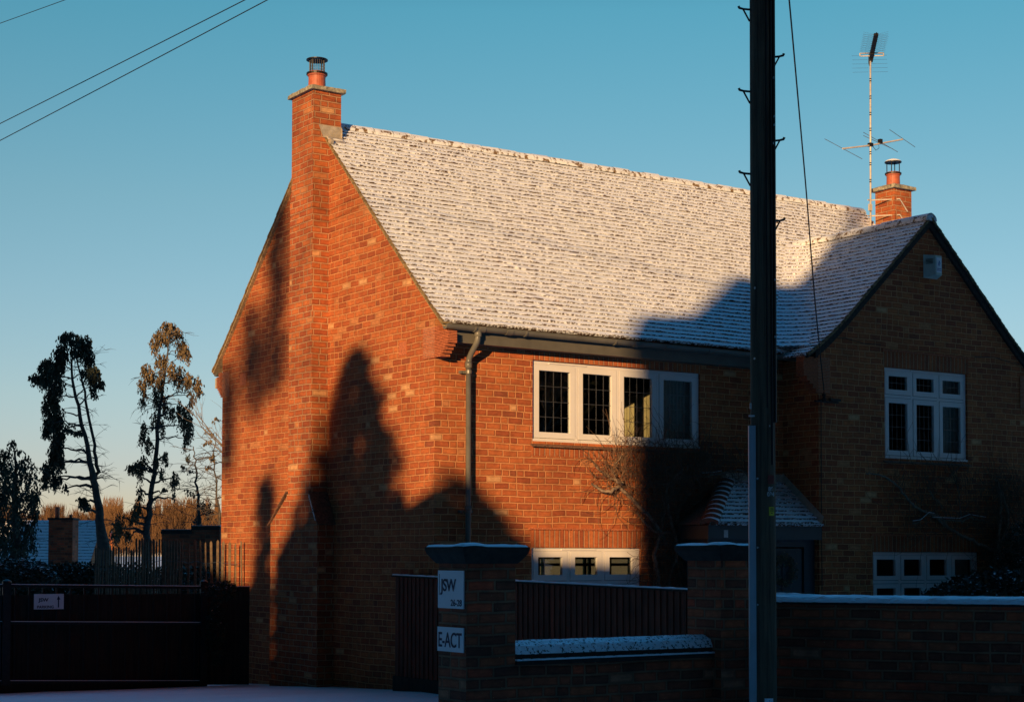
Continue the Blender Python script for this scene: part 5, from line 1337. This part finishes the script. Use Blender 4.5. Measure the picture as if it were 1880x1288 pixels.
# ------------------------------------------------------------------ far left house and tree line
D = 56
fh = thing('far_house', 'distant snowy roofed house with a square chimney beyond the hedge', 'house', tuple(atd(130, 1016, D)))
a, b = atd(-60, 954, D), atd(190, 956, D); dn = (rt*0-fw*5.0)
z_e = -1.2
rf = MB(); n = 40
for i in range(n):
    f0, f1 = i/n, (i+1)/n
    A0 = a.lerp(a+dn, f0); A0.z = a.z+(z_e-a.z)*f0; A1 = a.lerp(a+dn, f1); A1.z = a.z+(z_e-a.z)*f1-.02
    B0 = b.lerp(b+dn, f0); B0.z = A0.z; B1 = b.lerp(b+dn, f1); B1.z = A1.z
    L = (b-a).length; m_ = 60
    for k in range(m_):
        p0, p1 = A0.lerp(B0, k/m_), A0.lerp(B0, (k+1)/m_); q0, q1 = A1.lerp(B1, k/m_), A1.lerp(B1, (k+1)/m_)
        u0, u1 = L*k/m_, L*(k+1)/m_; up_ = Vector((0, 0, .03))
        rf.quad(q0+up_, q1+up_, p1, p0, 0, [(u0, i+.99), (u1, i+.99), (u1, i), (u0, i)]); rf.quad(q0+up_, q1+up_, q1-up_, q0-up_, 1, [(u0, i*1.7), (u1, i*1.7), (u1, i*1.7+.1), (u0, i*1.7+.1)])
rfo = rf.build('roof', [M['roofsnow_thin'], M['butt']], fh)
mb = MB(); mb.quad((a+dn).xy.to_3d()+Vector((0, 0, -3)), (b+dn).xy.to_3d()+Vector((0, 0, -3)), (b+dn).xy.to_3d()+Vector((0, 0, z_e)), (a+dn).xy.to_3d()+Vector((0, 0, z_e)))
mb.face([b.copy(), (b+dn).xy.to_3d()+Vector((0, 0, z_e)), (b+dn).xy.to_3d()+Vector((0, 0, -3)), (b-dn).xy.to_3d()+Vector((0, 0, -3)), (b-dn).xy.to_3d()+Vector((0, 0, z_e))])
mb.face([a.copy(), (a-dn).xy.to_3d()+Vector((0, 0, z_e)), (b-dn).xy.to_3d()+Vector((0, 0, z_e)), b.copy()])
mb.build('wall', M['brick'], fh)
c0 = atd(95, 954, D-3.2); c1 = atd(139, 954, D-3.2); mb = MB(); cc = (c0+c1)/2
mb.obox(Vector((cc.x, cc.y, cc.z-.75)), (c1-c0)/2, fw*.35, Vector((0, 0, .75))); fc = mb.build('chimney', M['wall_brick'], fh)
mb = MB(); mb.obox(Vector((cc.x, cc.y, cc.z+.03)), (c1-c0)/2*1.06, fw*.4, Vector((0, 0, .035))); mb.build('chimney_cap', M['darkstone'], fc)
for px_, hh, rr in ((105, .36, .07), (130, .12, .05)):
    mb = MB(); p = atd(px_, 954, D-3.2); p.z = cc.z; mb.tube([p+Vector((0, 0, .05)), p+Vector((0, 0, hh+.05))], rr, 10); mb.build('chimney_pot', M['pot'], fc)
# far tree line: individual crowns as one distant mass
rnd = random.Random(77); mb = MB()
for px_ in range(-60, 470, 5):
    D_ = rnd.uniform(105, 135); top_ = 950+10*noise.noise(Vector((px_*.03, 0, 3)))+rnd.uniform(-8, 6)-(14 if px_ % 85 < 26 else 0)
    w_ = rnd.uniform(6, 15)
    for _ in range(330):
        x = px_+rnd.gauss(0, w_*.5); y_ = top_+abs(rnd.gauss(0, 1))*22*(1+abs(x-px_)/w_)
        p = atd(x, min(y_, 1012), D_+rnd.uniform(-2, 2)); s = rnd.uniform(.12, .42)
        d = Vector((rnd.gauss(0, .35), rnd.gauss(0, .35), 1)).normalized(); sd_ = rt*rnd.uniform(.02, .07)+fw*rnd.uniform(-.1, .1)
        mb.face([p-d*s, p+sd_*s, p+d*s*1.4, p-sd_*s], 0, [(0, 0)]*4)
tag(mb.build('far_trees', M['farbrush']), 'distant belt of brown leafless trees glowing on the horizon', 'trees', kind='stuff')
# a brown hedge band in the middle distance behind the twin trees
rnd = random.Random(78); mb = MB()
for _ in range(26000):
    x = rnd.uniform(190, 402); y_ = rnd.uniform(930, 1010)+ (0 if rnd.random() < .7 else -14); 
    if noise.noise(Vector((x*.12, y_*.02, 9))) < -.12: continue
    p = atd(x, y_, rnd.uniform(84, 92)); s = rnd.uniform(.10, .34); d = Vector((rnd.gauss(0, .35), rnd.gauss(0, .35), 1)).normalized(); sd_ = rt*rnd.uniform(.015, .06)
    mb.face([p-d*s, p+sd_*s, p+d*s, p-sd_*s], 0, [(0, 0)]*4)
tag(mb.build('brown_thicket', M['farbrush']), 'rusty brown winter thicket behind the twin trunks', 'thicket', kind='stuff')
# terracotta neighbour glimpsed by the trunk
fh2 = thing('far_house', 'tiny sunlit red tiled house glimpsed right of the forked trunk', 'house', tuple(atd(203, 1010, 90)))
mb = MB(); a = atd(192, 1010, 90); b = atd(214, 1010, 90); t_ = atd(199, 974, 90); 
mb.hexa([a, b, b+fw*3, a+fw*3, atd(192, 990, 90), atd(210, 990, 90), atd(210, 990, 90)+fw*3, atd(192, 990, 90)+fw*3]); mb.build('wall', M['brick'], fh2)
mb = MB(); mb.hexa([atd(191, 990, 89.8), atd(211, 990, 89.8), atd(211, 990, 89.8)+fw*3, atd(191, 990, 89.8)+fw*3, atd(196, 974, 91), atd(206, 978, 91), atd(206, 978, 91)+fw, atd(196, 974, 91)+fw]); mb.build('roof', M['pot'], fh2)

# ------------------------------------------------------------------ inferred and added things behind the camera that throw the shade
TE = math.tan(SUN_EL)
def occ_pt(u, z38, D):       # (u along SP, height measured at 38 m) -> point at distance D
    p = SH*D+SP*u; return Vector((p.x, p.y, z38-(38-D)*TE))
def occ_prism(outline, D, depth, name, mat, parent=None):
    mb = MB(); f0 = [occ_pt(u, z, D) for u, z in outline]; f1 = [occ_pt(u, z, D)+SH*depth for u, z in outline]
    mb.face(f0); mb.face(f1[::-1]); n = len(f0)
    for i in range(n): j = (i+1) % n; mb.quad(f0[i], f0[j], f1[j], f1[i])
    return mb.build(name, mat, parent)
D0 = 30
oh = thing('neighbour_house', 'brick house across the street behind the camera that shades the porch side', 'house', tuple(SH*D0+SP*8))
occ_prism([(1.93, 0), (1.93, 11.72), (2.45, 11.95), (2.75, 13.10), (3.55, 13.12), (3.98, 14.02), (4.6, 14.2), (8.5, 14.5), (14, 14.6), (19, 12.0), (19, 0)], D0, 7, 'body', M['wall_brick'], oh)
occ_prism([(3.96, 13.9), (3.96, 16.3), (4.16, 16.3), (4.16, 13.9)], D0+.5, .3, 'chimney', M['wall_brick'], oh)
def conifer(u, z38top, halfw, D, seed, zb=None, label='', sharp=1.0, n=9000, size=.22, prof=None):
    rnd = random.Random(seed); top_ = occ_pt(u, z38top, D); h = top_.z
    t = thing('conifer_tree', label, 'tree', (top_.x, top_.y, 0), 'conifers behind the camera'); tb = MB(); tb.tube([(top_.x, top_.y, -.1), (top_.x, top_.y, h*.5), (top_.x, top_.y, h-.2)], [.25, .16, .02], 8); tb.build('trunk', M['bark'], t)
    mb = MB()
    for _ in range(n):
        f_ = rnd.random()**.65; zz = h-f_*(h-.4); w_ = prof(f_*(h-.4)) if prof else halfw*f_**sharp
        a = rnd.uniform(0, 2*math.pi); w_ *= 1+.16*((zz*1.9+seed) % 1.0-.5)+.24*noise.noise(Vector((math.cos(a)*1.2, zz*1.9, seed*7.3)))+.25*noise.noise(Vector((math.cos(a)*4, zz*5, seed*3.1)))
        r = w_*(rnd.random()**.62)*(1+.12*abs(rnd.gauss(0, 1))); p = Vector((top_.x+r*math.cos(a), top_.y+r*math.sin(a), zz)); s = size*rnd.uniform(.6, 1.5)
        d = Vector((math.cos(a), math.sin(a), rnd.uniform(-.8, .2))).normalized(); sd_ = d.cross(Vector((rnd.uniform(-1, 1), rnd.uniform(-1, 1), rnd.uniform(-1, 1)))).normalized()
        mb.face([p-d*s*.3, p+sd_*s*.4, p+d*s, p-sd_*s*.4], 0, [(0, 0)]*4)
    mb.build('crown', M['leaf'], t); return t
# main cone shadow on the gable: apex g(650,650) -> u -1.61 z 10.9
def pr1(dz):
    T = ((0, .06), (.25, .26), (.55, .46), (.9, .52), (1.2, .56), (1.5, .72), (2.0, .88), (2.6, 1.1), (4, 1.7), (9, 2.6))
    for (a, b), (c, d) in zip(T, T[1:]):
        if dz <= c: return b+(d-b)*(dz-a)/(c-a)
    return 2.6
conifer(-1.58, 11.0, 0, 27, 1, label='pointed conifer behind the camera throwing the largest shadow on the gable', prof=pr1, n=14000, size=.17)
conifer(.28, 9.05, 0, 26.5, 2, label='shorter conifer behind the camera shading the front corner of the house', prof=lambda z: .1+.55*z if z < 1 else .65+.25*z, n=7000, size=.16)
def pr3(dz): return .10+.10*dz if dz < 1.4 else .24+.45*(dz-1.4)
conifer(-3.68, 9.75, 0, 25, 3, label='slim conifer behind the camera shading the chimney breast foot', prof=pr3, n=4200, size=.15)
# thin tall wispy trees giving soft streaks
def streak(u, ztop, zbot, w_, D, seed, n, label):
    rnd = random.Random(seed); top_ = occ_pt(u, ztop, D); bot = occ_pt(u, zbot, D); t = thing('wispy_tree', label, 'tree', (top_.x, top_.y, 0), 'thin trees behind the camera')
    tb = MB(); tb.tube([(top_.x, top_.y, -.1), (top_.x, top_.y, top_.z)], [.05, .012], 6); tb.build('trunk', M['bark'], t); mb = MB()
    for _ in range(n):
        zz = rnd.uniform(bot.z, top_.z); r = rnd.gauss(0, w_); p = Vector((top_.x, top_.y, zz))+SP*r+SH*rnd.gauss(0, .4); s = rnd.uniform(.06, .16); d = Vector((rnd.uniform(-1, 1), rnd.uniform(-1, 1), -1)).normalized(); sd_ = d.cross(Vector((rnd.uniform(-1, 1), rnd.uniform(-1, 1), 0))).normalized()
        mb.face([p-d*s, p+sd_*s*.4, p+d*s, p-sd_*s*.4], 0, [(0, 0)]*4)
    mb.build('crown', M['leaf'], t)
streak(-3.42, 13.6, 10.9, .17, 40, 31, 520, 'taller thin tree far behind the camera'); streak(-4.05, 12.2, 10.6, .22, 42, 32, 380, 'shorter thin tree far behind the camera'); streak(-4.75, 11.6, 9.9, .12, 41, 33, 260, 'leftmost thin tree far behind the camera')
# unseen blocks added and shaped to shade the foot of everything
occ = MB()
def bank(outline, D, name, label):
    o = occ_prism(outline, D, 1.5, name, M['hedge']); tag(o, label, 'hedge'); return o
bank([(-3.3, 0), (-3.2, 8.35), (-2.6, 8.75), (-2.0, 9.0), (-.5, 8.72), (.0, 8.85), (.6, 8.45), (1.0, 8.2), (1.95, 8.3), (1.95, 0)], 22, 'foot_shade_block', 'unseen block added behind the camera to shade the foot of the house')
bank([(-30, 0), (-30, 9.6), (-14, 11.4), (-10, 11.4), (-9.4, 9.5), (-8, 9.7), (-5.2, 9.7), (-5.0, 8.5), (-4.4, 8.15), (-3.9, 8.1), (-3.5, 7.8), (-3.3, 7.7), (-3.3, 0)], 22, 'drive_shade_block', 'long unseen block added behind the camera to shade the drive and gate')
# unseen rows of houses added to cut the low sky light
for (u0, u1, zz, D_, lab) in ((-34, -14, 7.0, 62, 'left hand terrace added unseen behind the camera to cut sky light'), (20.5, 42, 9.0, 30, 'right hand terrace added unseen behind the camera to cut sky light')):
    o = thing('added_terrace', lab, 'house', tuple(SH*D_+SP*(u0+u1)/2)); mb = MB(); A = SH*D_+SP*u0; B = SH*D_+SP*u1; d_ = SH*8
    mb.hexa([A, B, B+d_, A+d_, A+Vector((0, 0, zz)), B+Vector((0, 0, zz)), B+d_+Vector((0, 0, zz)), A+d_+Vector((0, 0, zz))]); mb.build('wall', M['wall_brick'], o)
    m2 = MB(); up_ = Vector((0, 0, zz)); rg = Vector((0, 0, zz+2.5)); m2.quad(A+up_, B+up_, B+d_/2+rg, A+d_/2+rg); m2.quad(A+d_+up_, B+d_+up_, B+d_/2+rg, A+d_/2+rg); m2.face([A+up_, A+d_+up_, A+d_/2+rg]); m2.face([B+up_, B+d_+up_, B+d_/2+rg]); m2.build('roof', M['tile'], o)
# tall unseen trees added to keep the garden beyond the drive in shade
def added_shade_tree(u, z38, w_, seed, label, n=16000, D=24, zlo=.6):
    b = occ_pt(u, z38, D); top_z = b.z; rnd = random.Random(seed)
    t = thing('added_shade_tree', label, 'tree', (b.x, b.y, 0)); tb = MB(); tb.tube([(b.x, b.y, -.2), (b.x, b.y, top_z-.5)], [.3, .05], 8); tb.build('trunk', M['bark'], t); mb = MB()
    for _ in range(n):
        f_ = rnd.random(); zz = zlo+f_*(top_z-zlo); r = w_*(1-(max(0, f_-.86)/.14)**2*.8)*math.sqrt(rnd.random()); a = rnd.uniform(0, 2*math.pi); q = Vector((b.x+r*math.cos(a), b.y+r*math.sin(a), zz)); s = rnd.uniform(.18, .38)
        d = Vector((rnd.uniform(-1, 1), rnd.uniform(-1, 1), rnd.uniform(-1, .3))).normalized(); sd_ = d.cross(Vector((rnd.uniform(-1, 1), rnd.uniform(-1, 1), 1))).normalized(); mb.face([q-d*s, q+sd_*s*.6, q+d*s, q-sd_*s*.6], 0, [(0, 0)]*4)
    mb.build('crown', M['leaf'], t)
added_shade_tree(-18.5, 18.2, 1.2, 1, 'tallest dense tree added out of frame to shade the forked weeping tree', 14000)
added_shade_tree(-16.4, 16.6, 1.1, 2, 'second dense tree added out of frame to shade the straight weeping tree', 12000)
added_shade_tree(-14.3, 13.6, 1.1, 3, 'third dense tree added out of frame to shade the left edge conifer', 10000)
added_shade_tree(-23.4, 15.0, 1.9, 4, 'widest dense tree added out of frame to shade the distant snowy roof', 18000)
# dark trees over the road to the right: what the front windows mirror
def road_tree(x, y, h, w_, seed, label):
    rnd = random.Random(seed); t = thing('road_tree', label, 'tree', (x, y, 0)); tb = MB(); tb.tube([(x, y, -.2), (x, y, h*.5), (x, y, h-.5)], [.3, .16, .04], 8); tb.build('trunk', M['bark'], t); mb = MB()
    for _ in range(14000):
        f_ = rnd.random(); zz = .8+f_*(h-.8); r = w_*math.sin(math.pi*(.18+.80*f_))**.7*math.sqrt(rnd.random()); a = rnd.uniform(0, 2*math.pi); q = Vector((x+r*math.cos(a), y+r*math.sin(a), zz)); s_ = rnd.uniform(.15, .35)
        d = Vector((rnd.uniform(-1, 1), rnd.uniform(-1, 1), rnd.uniform(-1, .3))).normalized(); sd_ = d.cross(Vector((rnd.uniform(-1, 1), rnd.uniform(-1, 1), 1))).normalized(); mb.face([q-d*s_, q+sd_*s_*.5, q+d*s_, q-sd_*s_*.5], 0, [(0, 0)]*4)
    mb.build('crown', M['leaf'], t)
for i_, (x_, y_, h_, w_, lab) in enumerate(((13.5, -29, 8.5, 2.2, 'first'), (21.3, -23.5, 12.5, 2.8, 'second'), (25.5, -22.5, 11.5, 3.0, 'third'), (30, -24, 13, 3.2, 'fourth'), (35, -23, 12, 3.2, 'fifth'))):
    road_tree(x_, y_, h_, w_, 50+i_, lab+' dark tree along the road to the right of the camera')
bare_tree('bare_tree', 'leafless tree across the road mirrored in the left upstairs pane', (15.2, -18.9, 0), 10.5, 61, .5, 6, .16)
